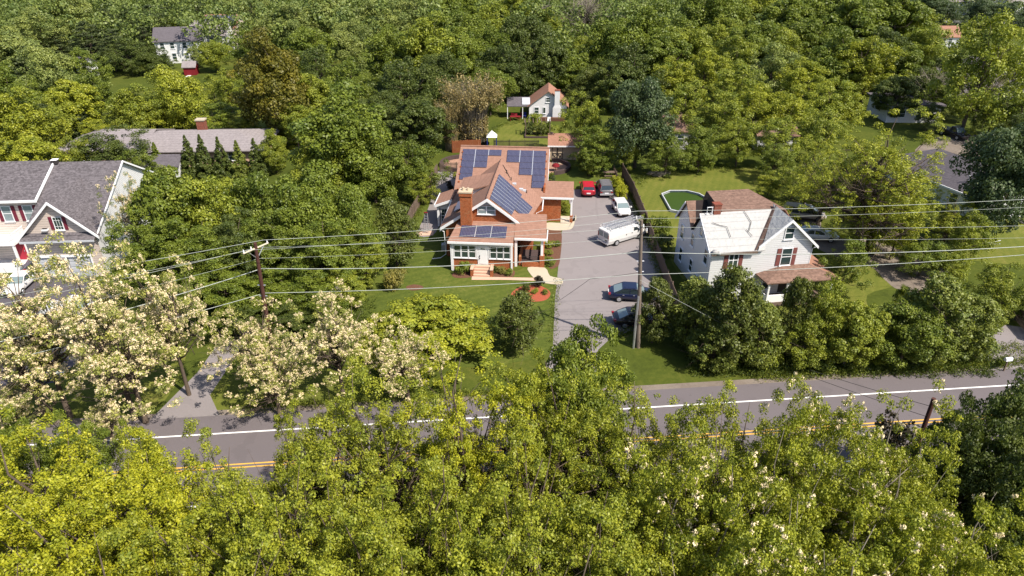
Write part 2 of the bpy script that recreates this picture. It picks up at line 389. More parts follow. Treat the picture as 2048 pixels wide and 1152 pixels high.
# drives
DRV = pix((1135, 380), (1242, 374), (1262, 400), (1296, 470), (1330, 560), (1352, 640), (1318, 652), (1262, 662), (1222, 676), (1196, 700), (1190, 770), (1080, 770), (1106, 690), (1110, 600), (1114, 560), (1118, 520), (1124, 462), (1146, 446))
sheet('driveway', DRV, .010, 'drive')
sheet('side_driveway', curve(pix((872, 345), (912, 344), (906, 400), (884, 440), (866, 470), (833, 471), (846, 440), (862, 400)), 4), .009, 'drive')
sheet('left_driveway', pix((470, 640), (395, 745), (268, 872), (452, 858), (420, 790), (520, 640)), .009, 'drive')
sheet('left_parking', pix((-160, 556), (185, 553), (230, 600), (180, 700), (110, 765), (-160, 800)), .010, 'darkasph')
sheet('parking_line', pix((10, 751), (131, 742), (131, 746), (10, 755)), .016, 'paint_w')
sheet('gravel_driveway', curve(pix((1650, 470), (1740, 480), (1800, 500), (1900, 545), (1880, 590), (1800, 580), (1770, 560), (1735, 530), (1640, 500), (1600, 440), (1640, 420)), 4), .009, 'dirt')
sheet('entrance_driveway', pix((1960, 690), (2010, 650), (2090, 660), (2100, 760), (1985, 766), (1975, 730)), .010, 'drive')
sheet('far_yard', curve(pix((1830, 300), (1900, 270), (2040, 280), (2060, 310), (1880, 320)), 4), .008, 'dirt')
sheet('far_lot', pix((1860, 110), (2300, 118), (2500, 250), (1900, 190)), .01, 'road')
sheet('far_lawn', pix((1840, 52), (2300, 60), (2320, 80), (1850, 72)), 1.0, 'lawn2')

# ---------------- foliage ----------------
def rnd_dirs(rg, n, up=0.0):
    d = rg.normal(size=(n, 3)); d[:, 2] += up; return d / np.linalg.norm(d, axis=1, keepdims=True)
def quads_mesh(name, cen, nrm, size, tint, mat, rg, slim=.62):
    n = len(cen); r = rg.normal(size=(n, 3)); a = np.cross(nrm, r); a /= np.linalg.norm(a, axis=1, keepdims=True) + 1e-9; b = np.cross(nrm, a)
    s = size[:, None]; fold = nrm * s * .22
    V = np.empty((n, 4, 3), np.float32)
    V[:, 0] = cen - a * s; V[:, 1] = cen + b * s * slim + fold; V[:, 2] = cen + a * s; V[:, 3] = cen - b * s * slim + fold
    me = bpy.data.meshes.new(name); me.vertices.add(4 * n); me.vertices.foreach_set('co', V.ravel())
    me.loops.add(4 * n); me.loops.foreach_set('vertex_index', np.arange(4 * n, dtype=np.int32))
    me.polygons.add(n); me.polygons.foreach_set('loop_start', np.arange(0, 4 * n, 4, dtype=np.int32))
    at_ = me.attributes.new('tint', 'FLOAT', 'FACE'); at_.data.foreach_set('value', np.clip(tint, 0, 1).astype(np.float32))
    me.update(); me.materials.append(M[mat]); return me
def crown_mesh(name, clumps, rc, leaf, per, rg, up=.35, mat='leaf', spread=1.0, squash=.75, jit=.28, shell=.55):
    "leaf faces gathered in clumps; clumps: (n,3) centres, rc: (n,) radii"
    n = len(clumps); k = np.maximum(4, (per * (rc / rc.mean()) ** 2)).astype(int); idx = np.repeat(np.arange(n), k); N = len(idx)
    d = rnd_dirs(rg, N, up); rad = rc[idx] * (shell + (1.08 - shell) * rg.random(N) ** .6)
    off = d * rad[:, None]; off[:, 2] *= squash
    nr = d * .75 + rg.normal(size=(N, 3)) * .55 * spread; nr[:, 2] += .35; nr /= np.linalg.norm(nr, axis=1, keepdims=True)
    tc = rg.random(n)
    return quads_mesh(name, clumps[idx] + off, nr, leaf * (1 + jit * rg.normal(size=N)).clip(.5, 1.45), .5 * tc[idx] + .5 * rg.random(N), mat, rg)
def dome(rg, n, Rr, z0, z1, lump=.22, inner=.25, low=.0):
    "clump centres over an uneven dome of radius Rr between z0 and z1"
    d = rnd_dirs(rg, n, .45); ph = rg.random(8) * 6.28
    az = np.arctan2(d[:, 1], d[:, 0]); lum = 1 + lump * (np.sin(3 * az + ph[0] + 2 * d[:, 2]) * .5 + np.sin(5 * az + ph[1] - 3 * d[:, 2]) * .35 + np.sin(2 * az + ph[2]) * .4)
    r = np.where(rg.random(n) < inner, rg.random(n) * .6 + .3, .92 + .1 * rg.random(n)) * lum
    zc = z0 + (z1 - z0) * .42; hu = z1 - zc; hd = zc - z0
    P = d * r[:, None]; P[:, 0] *= Rr; P[:, 1] *= Rr; P[:, 2] = zc + P[:, 2] * np.where(P[:, 2] > 0, hu, hd)
    return P
def limbs(rg, ht, clumps, r0, nl=7, bend=.18, n=7, mat='bark', name='trunk', zf=.32, twig=0, lean=0.0, fork=False):
    m = MB(); top = clumps[:, 2].max(); zc = ht * zf
    cx = clumps[:, :2].mean(0) * .6
    p = [(0, 0, -.3), (0, 0, 0), (cx[0] * .3 + lean, cx[1] * .2, zc * .6), (cx[0] * .6 + lean * 1.3, cx[1] * .5, zc * 1.25)]; rr = [r0 * 1.35, r0 * 1.1, r0 * .85, r0 * .68]; q0 = np.array(p[-1])
    for k in range(1, 6):
        q0 = q0 + np.array([rg.normal() * .035 * ht, rg.normal() * .035 * ht, (top - .8 - zc * 1.25) / 5]); p.append(tuple(q0)); rr.append(r0 * (.68 - .125 * k))
    m.tube(p, rr, n)
    pick = rg.choice(len(clumps), min(nl, len(clumps)), replace=False)
    for i in pick:
        e = clumps[i]; h = zc * .8 + (min(e[2], top * .9) - zc * .8) * (.15 + .4 * rg.random()); h = min(h, top - 1.2)
        t = (h - 0) / top; s = np.array([cx[0] * min(1, t * 1.5) + lean * min(1, t * 2), cx[1] * min(1, t * 1.5), h]); mid = (s + e) / 2 + rg.normal(size=3) * bend * ht * .12 + np.array([0, 0, -.05 * ht * rg.random()])
        q = s + (e - s) * .25 + rg.normal(size=3) * .15; w = r0 * (.34 + .16 * rg.random())
        m.tube([s, q, mid, e], [w, w * .8, w * .5, w * .12], 5)
        for _ in range(twig):
            e2 = mid + rg.normal(size=3) * np.array([1.4, 1.4, 1.0]) + (e - mid) * .4
            m.tube([mid, (mid + e2) / 2 + rg.normal(size=3) * .2, e2], [w * .4, w * .25, w * .05], 4, cap=False)
    return m
PROTO = {}
def add_proto(key, kinds_mesh, R0, H0):
    me = kinds_mesh.get('crown') or kinds_mesh['trunk']; c = np.empty(len(me.vertices) * 3, np.float32); me.vertices.foreach_get('co', c); c = c.reshape(-1, 3)
    R0 = float(np.percentile(np.hypot(c[:, 0], c[:, 1]), 96)); H0 = float(np.percentile(c[:, 2], 99.3))
    PROTO.setdefault(key, []).append((kinds_mesh, R0, H0))
def mk_trunk(mb, mat='bark'):
    o = mb.build('trunk', mat, smooth=True, fix=False); me = o.data; bpy.data.objects.remove(o); return me
def build_protos():
    for k in range(5):                                   # broad round trees, middle distance
        rg = np.random.default_rng(10 + k); n = 150
        c = dome(rg, n, 4.3, 2.2 - .1 * k, 11.2, .24 + .07 * k, .2); rc = .5 + (.6 + .15 * k) * rg.random(n)
        add_proto('broad', dict(crown=crown_mesh('crown', c, rc, .15, 190, rg), trunk=mk_trunk(limbs(rg, 12, c, .26, 9))), 5.0, 12.0)
    for k in range(3):                                   # looser, airy trees
        rg = np.random.default_rng(30 + k); n = 130
        c = dome(rg, n, 4.4, 2.0, 11.4, .42, .35); rc = .55 + .5 * rg.random(n)
        add_proto('loose', dict(crown=crown_mesh('crown', c, rc, .135, 120, rg, up=.2, shell=.3), trunk=mk_trunk(limbs(rg, 12, c, .22, 14, twig=2))), 5.0, 12.0)
    for k in range(5):                                   # near bright trees: many fine leaves
        rg = np.random.default_rng(50 + k); n = 800
        c = dome(rg, n, 4.4, 3.5, 13.3, .55, .22); rc = .16 + .30 * rg.random(n)
        add_proto('near', dict(crown=crown_mesh('crown', c, rc, .060, 70, rg, up=.35, shell=.3, jit=.35), trunk=mk_trunk(limbs(rg, 14, c, .27, 60, twig=5, bend=.35))), 5.0, 14.0)
    for k in range(3):                                   # near maple, larger dark leaves
        rg = np.random.default_rng(60 + k); n = 330
        c = dome(rg, n, 4.4, 2.5, 13.1, .34, .2); rc = .4 + .45 * rg.random(n)
        add_proto('nearmaple', dict(crown=crown_mesh('crown', c, rc, .098, 150, rg, up=.45, shell=.45, squash=.6), trunk=mk_trunk(limbs(rg, 14, c, .26, 14, twig=1))), 5.0, 14.0)
    for k in range(4):                                   # locust in blossom
        rg = np.random.default_rng(70 + k); n = 215
        c = dome(rg, n, 4.5, 4.6, 12.3, .62, .40); rc = .26 + .34 * rg.random(n)
        i2 = np.repeat(np.nonzero(rg.random(n) < .85)[0], 7); dd = rnd_dirs(rg, len(i2), .5); cb = c[i2] + dd * (rc[i2] * .95)[:, None]; rb = .09 + .08 * rg.random(len(i2))
        add_proto('locust', dict(crown=crown_mesh('crown', c, rc, .075, 62, rg, up=.2, shell=.3), blossom=crown_mesh('blossom', cb, rb, .058, 14, rg, up=.0, mat='petal', shell=.2, squash=1.1), trunk=mk_trunk(limbs(rg, 13, c, .26, 34, twig=4, bend=.4))), 5.0, 13.0)
    for k in range(3):                                   # few blossoms, mostly leaf
        rg = np.random.default_rng(80 + k); n = 560
        c = dome(rg, n, 4.5, 3.6, 13.2, .62, .26); rc = .20 + .32 * rg.random(n)
        lo = (np.sin(c[:, 0] * 1.1 + k) + np.sin(c[:, 1] * 1.3 + 2) + np.sin(c[:, 2] * .9)) > .4
        i2 = np.repeat(np.nonzero(lo & (rg.random(n) < .6))[0], 3); dd = rnd_dirs(rg, len(i2), .3); cb = c[i2] + dd * (rc[i2] * .95)[:, None]; rb = .09 + .08 * rg.random(len(i2))
        add_proto('halflocust', dict(crown=crown_mesh('crown', c, rc, .062, 100, rg, up=.25, shell=.3, jit=.4), blossom=crown_mesh('blossom', cb, rb, .055, 14, rg, up=.0, mat='petal', shell=.2), trunk=mk_trunk(limbs(rg, 14, c, .24, 50, twig=5, bend=.6), 'palebark')), 5.0, 14.0)
    for k in range(3):                                   # pine: flat layered plates
        rg = np.random.default_rng(90 + k); L = []; Rc = []
        for z in np.linspace(4, 14.4, 10):
            rr = 3.6 * (1 - ((z - 4) / 11.5) ** 1.4) + .3
            for a in np.arange(0, 6.28, 6.28 / max(3, int(rr * 3.2))):
                r = rr * (.45 + .6 * rg.random()); L.append((r * math.cos(a + z), r * math.sin(a + z), z + rg.normal() * .3)); Rc.append(.6 + .5 * rg.random())
        c = np.array(L); rc = np.array(Rc)
        add_proto('pine', dict(crown=crown_mesh('crown', c, rc, .14, 150, rg, up=.5, squash=.35, shell=.2), trunk=mk_trunk(limbs(rg, 15, c, .22, 14))), 4.0, 15.0)
    for k in range(2):                                   # spire conifer
        rg = np.random.default_rng(100 + k); n = 190; z = .4 + 6.5 * rg.random(n) ** 1.2; a = rg.random(n) * 6.28
        r = 1.6 * (1 - z / 7.0) * (.55 + .5 * rg.random(n)); c = np.stack([r * np.cos(a), r * np.sin(a), z], 1); rc = (.16 + .24 * rg.random(n)) * (1.15 - z / 8)
        add_proto('spire', dict(crown=crown_mesh('crown', c, rc, .10, 60, rg, up=.6, squash=1.25), trunk=mk_trunk(limbs(rg, 7, c, .1, 3))), 1.5, 7.0)
    for k in range(3):                                   # ragged cedar
        rg = np.random.default_rng(110 + k); n = 200; z = .9 + 5.8 * rg.random(n); a = rg.random(n) * 6.28
        r = 2.2 * np.sin(np.clip((z + .8) / 8, 0, 1) * 3.14) ** .7 * (.45 + .65 * rg.random(n)); c = np.stack([r * np.cos(a), r * np.sin(a), z], 1); rc = .28 + .32 * rg.random(n)
        add_proto('cedar', dict(crown=crown_mesh('crown', c, rc, .085, 95, rg, up=.5, squash=.8, shell=.15, jit=.5), trunk=mk_trunk(limbs(rg, 7, c, .13, 14, twig=3, zf=.2))), 2.6, 7.0)
    for k in range(4):                                   # rounded shrub
        rg = np.random.default_rng(120 + k); n = 46; c = dome(rg, n, .85, .15, 1.5, .25, .3); rc = .18 + .18 * rg.random(n)
        add_proto('shrub', dict(crown=crown_mesh('crown', c, rc, .06, 60, rg, up=.4), trunk=mk_trunk(limbs(rg, 1.6, c, .04, 3))), 1.0, 1.7)
    for k in range(2):                                   # wide layered tree (dogwood habit)
        rg = np.random.default_rng(130 + k); L = []; Rc = []
        for z in (1.6, 2.3, 3.0, 3.7, 4.3):
            rr = 4.4 * (1 - (z / 5.3) ** 2.6)
            for _ in range(int(8 + rr * 13)):
                r = rr * math.sqrt(rg.random()); a = rg.random() * 6.28; L.append((r * math.cos(a), r * math.sin(a), z - .035 * r * r + rg.normal() * .14)); Rc.append(.4 + .3 * rg.random())
        c = np.array(L); rc = np.array(Rc)
        add_proto('layered', dict(crown=crown_mesh('crown', c, rc, .095, 95, rg, up=.8, squash=.28, shell=.2, spread=.6), trunk=mk_trunk(limbs(rg, 5, c, .16, 16, zf=.2))), 4.5, 4.8)
    for k in range(2):                                   # far tree, coarse leaves
        rg = np.random.default_rng(140 + k); n = 90; c = dome(rg, n, 4.3, 1.5, 11.2, .35); rc = .9 + .7 * rg.random(n)
        add_proto('far', dict(crown=crown_mesh('crown', c, rc, .30, 55, rg), trunk=mk_trunk(limbs(rg, 12, c, .25, 4, n=5))), 5.0, 12.0)
    for k in range(2):                                   # leafless tree
        rg = np.random.default_rng(150 + k); n = 60; c = dome(rg, n, 3.6, 4.5, 13, .4, .3)
        add_proto('bare', dict(trunk=mk_trunk(limbs(rg, 13, c, .2, 50, twig=7, bend=.35), 'palebark')), 4.0, 13.0)
    for k in range(2):                                   # bamboo: arching canes
        rg = np.random.default_rng(160 + k); m = MB(); L = []; Rc = []
        for _ in range(230):
            a = rg.random() * 6.28; r = 2.2 * math.sqrt(rg.random()); x, y = r * math.cos(a), r * math.sin(a); h = 7.5 + 2.6 * rg.random(); o = 1 + 1.6 * rg.random()
            p = [(x, y, 0), (x * 1.15, y * 1.15, h * .5), (x * 1.15 + math.cos(a) * o * .45, y * 1.15 + math.sin(a) * o * .45, h * .85), (x * 1.15 + math.cos(a) * o * 1.3, y * 1.15 + math.sin(a) * o * 1.3, h * .93)]
            m.tube(p, [.035, .03, .022, .01], 4, cap=False)
            for t in (.3, .5, .7, .85, 1): 
                q = np.array(p[1]) * (1 - t) + np.array(p[3]) * t if t > .5 else np.array(p[0]) * (1 - t) + np.array(p[2]) * t
                L.append(q + rg.normal(size=3) * .15); Rc.append(.32 + .25 * rg.random())
        add_proto('bamboo', dict(crown=crown_mesh('foliage', np.array(L), np.array(Rc), .12, 13, rg, up=-.3, shell=.1, squash=1.3), trunk=mk_trunk(m, 'palebark')), 4.0, 10.0)
build_protos()
TN = [0]
def tufts(name, label, spots, col, leaf, hgt, seed):
    "grass and weeds: upright blades gathered in tufts round the given spots"
    rg = np.random.default_rng(seed); P = []
    for x, y, r, n in spots:
        a = rg.random((n, 2)) * 2 - 1; P.append(np.stack([x + a[:, 0] * r, y + a[:, 1] * r, rg.random(n) ** 1.6 * hgt], 1))
    P = np.concatenate(P); nr = rg.normal(size=P.shape); nr[:, 2] *= .5; nr /= np.linalg.norm(nr, axis=1, keepdims=True)
    me = quads_mesh(name, P, nr, leaf * (.6 + .8 * rg.random(len(P))), rg.random(len(P)), 'leaf', rg, .3)
    o = bpy.data.objects.new(name, me); COL.objects.link(o); o.color = (*col, 1); o['kind'] = 'stuff'; o['label'] = label
    return o
def along(pts, w, step, n, rg):
    out = []
    for a, b in zip(pts, pts[1:]):
        L = math.hypot(b[0] - a[0], b[1] - a[1])
        for k in range(int(L / step)): t = (k + rg.random()) / (L / step); out.append((a[0] + (b[0] - a[0]) * t + rg.uniform(-w, w), a[1] + (b[1] - a[1]) * t + rg.uniform(-w, w), .25 + .35 * rg.random(), n))
    return out
_r = random.Random(4)
tufts('roadside_grass', 'ragged grass and weeds along the far road edge', along([rp(-9, 2.75), rp(28, 2.8)], .35, .10, 26, _r) + along([rp(-50, 2.8), rp(-22, 2.8)], .3, .12, 22, _r) + along([rp(-12, 4.2), rp(26, 4.6)], 1.0, .12, 30, _r), (.15, .18, .03), .10, .45, 1)
tufts('weeds', 'weeds along the fences and lawn edges', along(pix((1243, 358), (1265, 398), (1290, 461), (1316, 536), (1340, 604), (1362, 661), (1372, 698)), .35, .15, 24, _r) + along(pix((874, 358), (846, 408), (824, 444), (808, 481)), .3, .15, 24, _r) + along(pix((748, 546), (730, 568), (712, 596)), .3, .12, 24, _r) + along(pix((1268, 372), (1310, 345), (1480, 335)), .8, .15, 24, _r) + along(pix((945, 300), (1000, 252), (1060, 240)), .6, .15, 20, _r) + along(pix((1222, 676), (1262, 662), (1318, 652)), .25, .12, 26, _r) + along(pix((1106, 690), (1110, 600), (1118, 560)), .08, .2, 10, _r), (.12, .155, .025), .09, .4, 2)
tufts('undergrowth', 'leafy undergrowth below the trees', [(*at(_r.uniform(1380, 1980), _r.uniform(690, 752)), .5, 60) for _ in range(420)] + [(*at(_r.uniform(440, 740), _r.uniform(600, 690)), .7, 60) for _ in range(260)], (.08, .11, .02), .11, .55, 3)
def place_tree(key, x, y, rad, h, col, name, label, cat, group=None, var=None, rot=None, lean=0, z=0.0):
    P = PROTO[key]; i = TN[0] = TN[0] + 1; rg = random.Random(i * 7 + 1)
    ms, R0, H0 = P[(i if var is None else var) % len(P)]
    root = bpy.data.objects.new(name, None); COL.objects.link(root); root.empty_display_size = .3
    root.location = (x, y, z); root.rotation_euler = (0, lean, rg.random() * 6.28 if rot is None else rot)
    root.scale = (rad / R0, rad / R0, h / H0); tag(root, label, cat, group)
    for nm, me in ms.items():
        o = bpy.data.objects.new(me.name.split('.')[0], me); COL.objects.link(o); o.parent = root
        j = 1 + .10 * (rg.random() - .5)
        o.color = (col[0] * j, col[1] * j, col[2] * j, 1)
    return root
# ---------------- trees ----------------
CC = dict(Y=(.30, .315, .020), y=(.235, .262, .026), U=(.14, .13, .018), G=(.135, .175, .024), g=(.205, .24, .03), D=(.082, .110, .024), B=(.075, .110, .050),
          O=(.100, .125, .026), P=(.070, .092, .034), L=(.20, .24, .07), T=(.26, .21, .10), C=(.145, .178, .034), W=(.29, .31, .085), X=(.035, .03, .018), K=(.24, .22, .06), V=(.235, .262, .028))
KN = dict(near='broadleaf_tree', nearmaple='maple_tree', broad='broadleaf_tree', loose='broadleaf_tree', locust='locust_tree', halflocust='locust_tree', pine='pine_tree', spire='conifer_tree',
          cedar='cedar_tree', shrub='shrub', layered='dogwood_tree', far='broadleaf_tree', bare='bare_tree', bamboo='bamboo_clump')
GFN = 'trees on the near side of the road'
def sil(y0, h, rad):
    "photo row of the upper outline of a crown standing at distance y0"
    best = 1e9
    for k in range(9):
        a = k * math.pi / 16; y = y0 + .92 * rad * math.cos(a); z = .58 * h + .40 * h * math.sin(a)
        best = min(best, 576 + FPX * ((CAM_H - z) * _C - y * _S) / depth(0, y, z))
    return best
def T(key, cx, ytop, wpx, h, col, label, group=None, cat='tree', name=None, **k):
    "h: height in metres, or (above 50) the photo row of the foot of the tree"
    if group and group == GFN and key in ('near', 'halflocust'): wpx *= 1.28
    lo, hi = (1.0, 30.0) if h > 50 else (8.0, 330.0)
    for _ in range(26):
        m = (lo + hi) / 2
        if h > 50: y = at(cx, h)[1]; hh = m
        else: y = m; hh = h
        rad = wpx / 2 * depth(0, y, hh * .7) / FPX; t = sil(y, hh, rad)
        if h > 50: lo, hi = (m, hi) if t > ytop else (lo, m)
        else: lo, hi = (m, hi) if t > ytop else (lo, m)
    x = (cx - 1024) / FPX * depth(0, y, hh * .6)
    return place_tree(key, x, y, rad, hh, CC[col], name or KN[key], label, cat, group, **k)
def S(key, cx, ybase, wpx, h, col, label, group=None, cat='shrub', name=None, **k):
    "placed by the foot of the plant instead of its top"
    x, y = at(cx, ybase); Z = depth(x, y, 0); rad = wpx / 2 * Z / FPX
    return place_tree(key, x, y + rad * .5, rad, h, CC[col], name or KN[key], label, cat, group, **k)
# ---------------- the brick house ----------------
def lerp(a, b, t): return tuple(a[i] + (b[i] - a[i]) * t for i in range(3))
def brick_house():
    r = thing('brick_house', 'red brick house with salmon roofs, solar panels and a square chimney', 'house', (.05, 63.95), 4.5)
    w = MB()
    # sunroom base walls
    w.box(-6.3, 0, 0, .22, -.1, 1.45).box(-6.3, -6.08, .2, 3.2, -.1, 3.4).box(-.22, 0, .2, 3.2, -.1, 3.4)
    # main gable block
    w.slab([(-7.4, 3.3, 3.9), (.2, 3.3, 3.9), (.2, 3.5, 3.9), (-7.4, 3.5, 3.9)], 4)
    i = len(w.v); w.v += [(-7.4, 3.3, 3.9), (.75, 3.3, 3.9), (-2.9, 3.3, 6.78), (-7.4, 3.5, 3.9), (.75, 3.5, 3.9), (-2.9, 3.5, 6.78)]
    w.f += [(i, i + 1, i + 2), (i + 5, i + 4, i + 3), (i, i + 3, i + 4, i + 1), (i + 1, i + 4, i + 5, i + 2), (i + 2, i + 5, i + 3, i)]
    w.box(-7.42, -7.2, 3.5, 14, -.1, 3.5); w.box(1.6, 1.82, 5.2, 14, -.1, 3.4); w.box(.2, 1.7, 5.0, 5.2, -.1, 3.6)
    # rear block
    w.box(-7.8, 4.75, 13.72, 13.95, -.1, 3.2).box(4.55, 4.75, 13.95, 17.2, -.1, 3.5).box(-7.8, -7.55, 13.95, 26, -.1, 3.5).box(2.6, 2.82, 14, 26, -.1, 4.2).box(-7.8, 2.8, 25.8, 26, -.1, 3.4)
    for x in (-7.79, 2.61):
        w.slab([(x, 13.9, 3.2), (x + .2, 13.9, 3.2), (x + .2, 20, 6.8), (x, 20, 6.8)], .4).slab([(x, 20, 6.8), (x + .2, 20, 6.8), (x + .2, 26, 3.2), (x, 26, 3.2)], .4)
        for k in range(6): z = 3.2 + k * .6; w.box(x, x + .2, 13.9 + (z - 3.2) * 1.7, 26 - (z - 3.2) * 1.7, z - .1, z + .5)
    w.build('wall', 'brick', r)
    # chimney
    c = MB().box(-5.62, -4.46, 2.3, 3.28, -.1, 7.75).box(-5.70, -4.38, 2.22, 3.36, 7.4, 7.7)
    ch = c.build('chimney', 'brick', r)
    cc = MB().box(-5.74, -4.34, 2.18, 3.40, 7.76, 7.9); cc.cyl(-5.3, 2.8, 7.9, 8.2, .16, .13).cyl(-4.8, 2.8, 7.9, 8.15, .16, .13); cc.build('chimney_cap', 'cream', ch)
    # roofs
    def roof(pts, name='roof', mat='pink', t=.12): return MB().slab(pts, t).build(name, mat, r)
    roof([(-6.62, -.32, 3.52), (.08, -.32, 3.56), (.08, 3.34, 4.28), (-5.98, 3.34, 4.28)])
    RF, RB = (-2.9, 2.98, 6.98), (-2.8, 18.2, 6.1); EF, EB = (1.05, 2.98, 3.95), (2.6, 12.5, 3.28)
    def surf(u, t): return lerp(lerp(RF, RB, t), lerp(EF, EB, t), u)
    n = 8; m = MB()
    for k in range(n):
        a, b = k / n, (k + 1) / n
        for j in range(4): m.slab([surf(j / 4, a), surf((j + 1) / 4, a), surf((j + 1) / 4, b), surf(j / 4, b)], .13)
    m.build('roof', 'pink', r)
    LF, LB = (-7.95, 2.98, 3.55), (-7.95, 15.2, 3.3)
    m = MB()
    for k in range(n):
        a, b = k / n, (k + 1) / n; m.slab([lerp(LF, LB, a), lerp(RF, RB, a), lerp(RF, RB, b), lerp(LF, LB, b)], .13)
    m.build('roof', 'pink', r)
    MB().tube([(RF[0], RF[1], RF[2] + .04), (RB[0], RB[1], RB[2] + .04)], .10, 6).build('ridge_cap', 'pink', r)
    zr = lambda y: 3.28 + .585 * (y - 13.45)
    roof([(-8.15, 13.38, zr(13.38)), (1.5, 13.38, zr(13.38)), (6.2, 13.38, zr(13.38)), (6.2, 15.5, zr(15.5)), (3.06, 15.5, zr(15.5)), (3.06, 20, zr(20)), (-8.05, 20, zr(20))])
    roof([(-8.05, 20, zr(20) + .002), (3.06, 20, zr(20) + .002), (3.06, 26.5, 3.3), (-8.15, 26.5, 3.3)])
    MB().tube([(-8.05, 20, zr(20) + .05), (3.06, 20, zr(20) + .05)], .1, 6).build('ridge_cap', 'pink', r)
    MB().box(3.063, 3.1, 15.55, 19.9, 0, .16, lambda a, b, c: (a, b, zr(b) - .17 + c)).build('rake_board', 'white', r)
    # side porch roof (ridge across)
    roof([(-.2, 4.0, 4.98), (3.32, 4.0, 4.98), (3.42, 1.28, 3.42), (.085, 1.28, 3.42), (.085, 3.0, 4.40)])
    roof([(-.2, 4.0, 4.98), (1.2, 6.5, 3.6), (3.32, 6.5, 3.6), (3.32, 4.0, 4.98)])
    g = MB(); g.v += [(3.2, 1.5, 3.42), (3.2, 6.3, 3.6), (3.2, 4, 4.85)]; g.f.append((0, 1, 2)); g.build('gable_panel', 'white', r)
    # shed dormer on the left slope
    d = MB(); d.hexa([(-6.5, 8.6, 3.6), (-3.6, 8.6, 3.6), (-3.6, 12.8, 3.6), (-6.5, 12.8, 3.6), (-6.5, 8.6, 5.35), (-3.6, 8.6, 6.2), (-3.6, 12.8, 6.0), (-6.5, 12.8, 5.35)])
    dm = d.build('dormer', 'white_sid', r)
    MB().slab([(-6.85, 8.3, 5.42), (-3.3, 8.3, 6.45), (-3.2, 13.2, 6.2), (-6.85, 13.2, 5.42)], .12).build('dormer_roof', 'pink', dm)
    MB().slab([(-6.7, 4.6, 4.72), (-5.2, 4.6, 5.62), (-5.2, 7.6, 5.5), (-6.7, 7.6, 4.66)], .05).build('solar_array', 'solar', r)
    # trims
    tr = MB().box(-6.66, .1, -.42, -.33, 3.28, 3.5)                         # sunroom gutter
    tr.hexa([(RF[0], 2.86, RF[2] - .34), (EF[0] + .1, 2.86, EF[2] - .38), (EF[0] + .1, 2.97, EF[2] - .38), (RF[0], 2.97, RF[2] - .34), (RF[0], 2.86, RF[2] - .02), (EF[0] + .1, 2.86, EF[2] - .08), (EF[0] + .1, 2.97, EF[2] - .08), (RF[0], 2.97, RF[2] - .02)])
    tr.hexa([(LF[0], 2.86, LF[2] - .34), (RF[0], 2.86, RF[2] - .34), (RF[0], 2.97, RF[2] - .34), (LF[0], 2.97, LF[2] - .34), (LF[0], 2.86, LF[2] - .02), (RF[0], 2.86, RF[2] - .02), (RF[0], 2.97, RF[2] - .02), (LF[0], 2.97, LF[2] - .02)])
    tr.box(-8.06, -7.96, 3.0, 15.0, 3.05, 3.32)
    tr.box(-7.9, 6.25, 13.27, 13.37, 3.0, 3.22).box(2.62, 2.72, 9.6, 12.5, 3.0, 3.25)
    tr.box(.1, 3.5, 1.18, 1.27, 3.16, 3.4).box(3.43, 3.52, 1.2, 4.0, 3.0, 3.2)
    tr.build('gutter', 'white', r)
    vp = MB().slab([(-3.7, 3.27, 6.0), (-2.1, 3.27, 6.0), (-2.9, 3.27, 6.62)], .02)
    v2 = MB(); v2.v += [(-3.65, 3.26, 6.12), (-2.15, 3.26, 6.12), (-2.9, 3.26, 6.72)]; v2.f.append((0, 1, 2)); v2.build('gable_panel', 'lightgrey', r)
    MB().tube([(-7.98, 3.05, 3.2), (-7.6, 3.15, 3.0), (-7.5, 3.2, .3), (-8.0, 2.6, .12), (-8.9, 2.4, .05)], .05, 6).build('downspout', 'white', r)
    MB().tube([(-6.5, -.38, 3.3), (-6.4, -.1, 3.0), (-6.38, -.1, .1)], .05, 6).build('downspout', 'white', r)
    MB().tube([(2.62, 9.5, 3.1), (2.0, 9.4, 2.8), (1.95, 9.4, .1)], .05, 6).build('downspout', 'white', r)
    # sunroom glazing
    F = front(0)
    fr = MB().box(-6.32, -3.62, 2.99, 3.5, 0, .1, F).box(-3.62, -2.5, 3.14, 3.5, 0, .1, F).box(-2.5, .02, 2.99, 3.5, 0, .1, F).box(-6.32, -6.12, 1.45, 2.99, 0, .1, F).box(-.17, .02, -.05, 2.99, 0, .101, F)
    fr.box(-3.75, -3.62, 1.45, 2.99, 0, .1, F).box(-2.5, -2.4, 1.45, 2.99, 0, .1, F).box(-6.32, -6.14, 0, 1.45, .222 - .22, .10, F)
    fr.build('trim', 'white', r)
    for a in (-6.02, -5.25, -4.48): window(r, F, a, a + .62, 1.62, 2.92)
    for a in (-2.28, -1.58, -.87): window(r, F, a, a + .60, 1.62, 2.92)
    MB().box(-6.12, -3.7, .05, .2, 1.45, 1.52).box(-2.45, -.15, .05, .2, 1.45, 1.52).build('sill', 'white', r)
    d = MB().box(-3.6, -2.52, .82, 3.12, 0, .06, F).build('front_door', 'white', r)
    MB().box(-3.46, -2.66, .95, 2.98, .061, .08, F).build('door_panel', 'white', d)
    MB().box(-3.28, -2.84, 2.58, 2.76, .081, .09, F).build('fanlight', 'glass', d)
    MB().box(-3.42, -3.36, 1.72, 1.92, .081, .14, F).box(-3.42, -3.36, 1.5, 1.62, .081, .14, F).build('handle', 'iron', d)
    MB().box(-3.16, -2.98, 3.2, 3.36, .1, .24, F).build('porch_light', 'iron', r)
    # front steps
    s = MB()
    for k in range(4): s.box(-3.95, -2.25, -1.25 + .28 * k, -.02, .2 * k - (.05 if k == 0 else 0), .2 * (k + 1) - .002 * k)
    s.build('steps', 'pinkconc', r)
